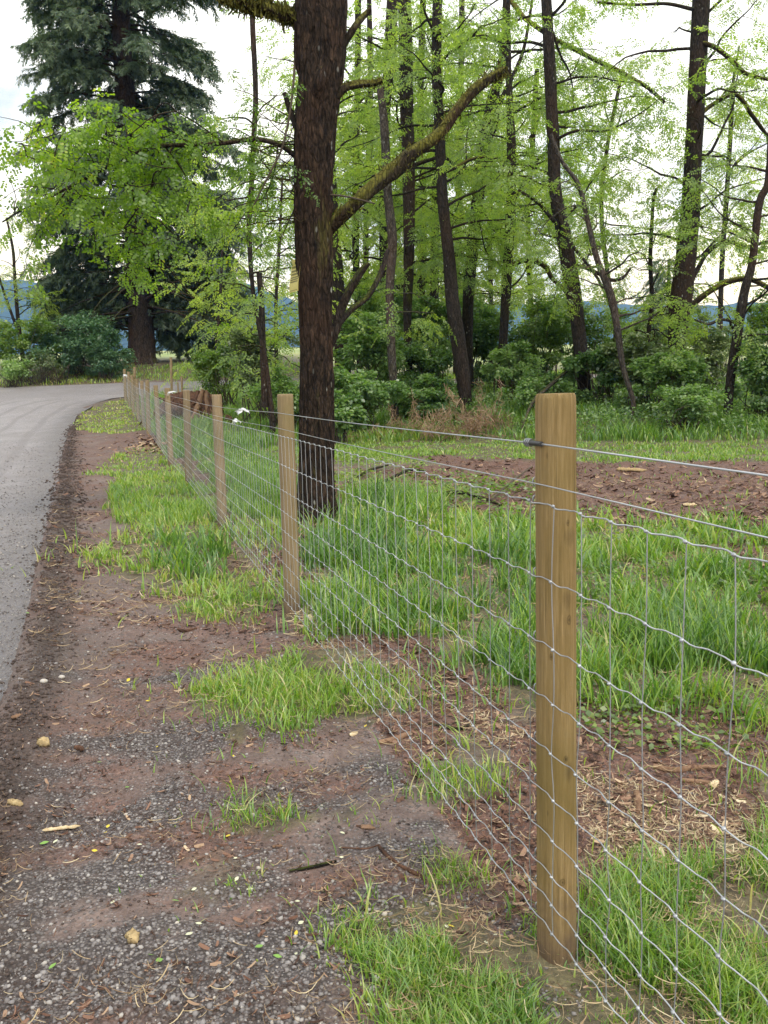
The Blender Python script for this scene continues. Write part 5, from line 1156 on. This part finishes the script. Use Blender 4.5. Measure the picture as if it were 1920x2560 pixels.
# ---------------------------------------------------------------- hills, air, light, camera
RID = [(-2600,560),(-1400,540),(-600,575),(-300,585),(0,600),(70,612),(130,628),(220,640),(320,600),(430,590),(520,606),(575,630),(610,640),(645,654),(720,668),(900,664),(1080,658),(1260,652),(1400,655),(1660,651),(2100,640),(2900,610),(4200,630)]
hx = np.linspace(-2600, 4200, 500); hy = np.interp(hx, *np.array(RID).T)+(fbm(hx*.02, 0*hx, 3.)-.5)*10+(fbm(hx*.16, 0*hx, 9.)-.5)*4
top = np.array([P(a, b, 3000.) for a, b in zip(hx, hy)])
rows = []
for j, u in enumerate(np.linspace(0, 1, 26)):
    q = top.copy(); q[:, 1] = 1900+1100*u+260*(fbm(top[:, 0]*.002, u*4)-.5); q[:, 0] *= q[:, 1]/3000; q[:, 2] = 10+(top[:, 2]-10)*(u**1.15)+(30*(fbm(top[:, 0]*.006, u*7.)-.5))*u*(1-u)*3; rows.append(q)
q = top*1.; q[:, 1] = 4000; q[:, 2] = 15; rows.append(q)
V = np.array(rows); nr, nc = V.shape[:2]; a = (np.arange(nr-1)[:, None]*nc+np.arange(nc-1)).ravel(); mb = MB(); mb.add(V, np.stack([a, a+1, a+nc+1, a+nc], -1))
tag(mb.build('hills', plainmat('forest_hills', (.006, .012, .006), (.05, .07, .03), .95, (.035, .035, .035), .1, 0, obj=False)), 'long forested ridge fading to blue beyond the fields', 'hills', kind='structure')
HAZE = True
if HAZE:
    import bmesh
    bm_ = bmesh.new(); bmesh.ops.create_cube(bm_, size=1.); me = bpy.data.meshes.new('haze'); bm_.to_mesh(me); bm_.free()
    ho = bpy.data.objects.new('haze', me); C.objects.link(ho); ho.scale = (17000, 12000, 620); ho.location = (0, 4100, 305); tag(ho, 'thin bluish air between the viewer and the distant hills', 'haze', kind='stuff')
    m = bpy.data.materials.new('haze_air'); m.use_nodes = True; nt = m.node_tree; nt.nodes.clear(); out = nt.nodes.new('ShaderNodeOutputMaterial'); v = nt.nodes.new('ShaderNodeVolumePrincipled')
    v.inputs['Color'].default_value = (.165, .42, 1., 1); v.inputs['Absorption Color'].default_value = (1, 1, 1, 1); v.inputs['Density'].default_value = .00021
    nt.links.new(v.outputs[0], out.inputs['Volume']); me.materials.append(m)
SUN_EL, SUN_ROT = 48., 150.
w = bpy.data.worlds.new('World'); bpy.context.scene.world = w; w.use_nodes = True; nt = w.node_tree; nt.nodes.clear(); k = N(nt)
out = nt.nodes.new('ShaderNodeOutputWorld')
sky = k.n('ShaderNodeTexSky'); sky.sky_type = 'NISHITA'; sky.sun_disc = False; sky.sun_elevation = radians(SUN_EL); sky.sun_rotation = radians(SUN_ROT); sky.air_density = 1.; sky.dust_density = 1.5
tc = k.n('ShaderNodeTexCoord').outputs['Generated']
mp_ = k.n('ShaderNodeMapping'); k.put(mp_, 'Vector', tc); k.put(mp_, 'Scale', (1., 1., 2.6))
cl = k.noise(2.3, 7., .58, mp_.outputs[0], .25)
b1 = k.n('ShaderNodeBackground'); nt.links.new(sky.outputs[0], b1.inputs[0]); b1.inputs[1].default_value = .10
b2 = k.n('ShaderNodeBackground'); sz = k.n('ShaderNodeSeparateXYZ'); nt.links.new(tc, sz.inputs[0]); cl = k.math('SUBTRACT', cl, k.math('MULTIPLY', k.ramp(sz.outputs[2], [(.06, 0.), (.15, 1.), (.24, 1.), (.36, 0.)]), .10))
nt.links.new(k.ramp(cl, [(.33, (.54, .60, .72)), (.47, (.92, .98, 1.06)), (.62, (.96, 1., 1.06))]), b2.inputs[0]); b2.inputs[1].default_value = 1.12
mx = k.n('ShaderNodeMixShader'); nt.links.new(k.ramp(cl, [(.26, .55), (.40, 1.)]), mx.inputs[0]); nt.links.new(b1.outputs[0], mx.inputs[1]); nt.links.new(b2.outputs[0], mx.inputs[2]); nt.links.new(mx.outputs[0], out.inputs[0])
sl = bpy.data.lights.new('sun', 'SUN'); sl.energy = 1.5; sl.angle = radians(12); sl.color = (1., .97, .92); so = bpy.data.objects.new('sun', sl); C.objects.link(so)
az = radians(SUN_ROT); el = radians(SUN_EL); dsun = Vector((sin(az)*cos(el), cos(az)*cos(el), sin(el))); so.rotation_euler = dsun.to_track_quat('Z', 'Y').to_euler(); so.location = (0, 0, 50)
cd = bpy.data.cameras.new('camera'); co = bpy.data.objects.new('camera', cd); C.objects.link(co); cd.sensor_fit = 'VERTICAL'; cd.sensor_height = 36; cd.lens = F/2560*36; cd.clip_start = .02; cd.clip_end = 30000
fw = Vector((0, cos(PIT), -sin(PIT))); up = Vector((0, sin(PIT), cos(PIT))); rt = Vector((1, 0, 0))
X_ = rt*cos(ROL)-up*sin(ROL); Y_ = rt*sin(ROL)+up*cos(ROL); Z_ = -fw
mw = Matrix.Identity(4)
for i in range(3): mw[i][0] = X_[i]; mw[i][1] = Y_[i]; mw[i][2] = Z_[i]; mw[i][3] = CAM[i]
co.matrix_world = mw
sc = bpy.context.scene; sc.camera = co
sc.view_settings.view_transform = 'Standard'; sc.view_settings.look = 'None'; sc.view_settings.exposure = .70; sc.view_settings.gamma = 1
sc.render.engine = 'CYCLES'; cy = sc.cycles; cy.use_denoising = True; cy.max_bounces = 6; cy.diffuse_bounces = 3; cy.glossy_bounces = 2; cy.transmission_bounces = 4; cy.volume_bounces = 0; cy.transparent_max_bounces = 4
cy.use_adaptive_sampling = True; cy.adaptive_threshold = .02
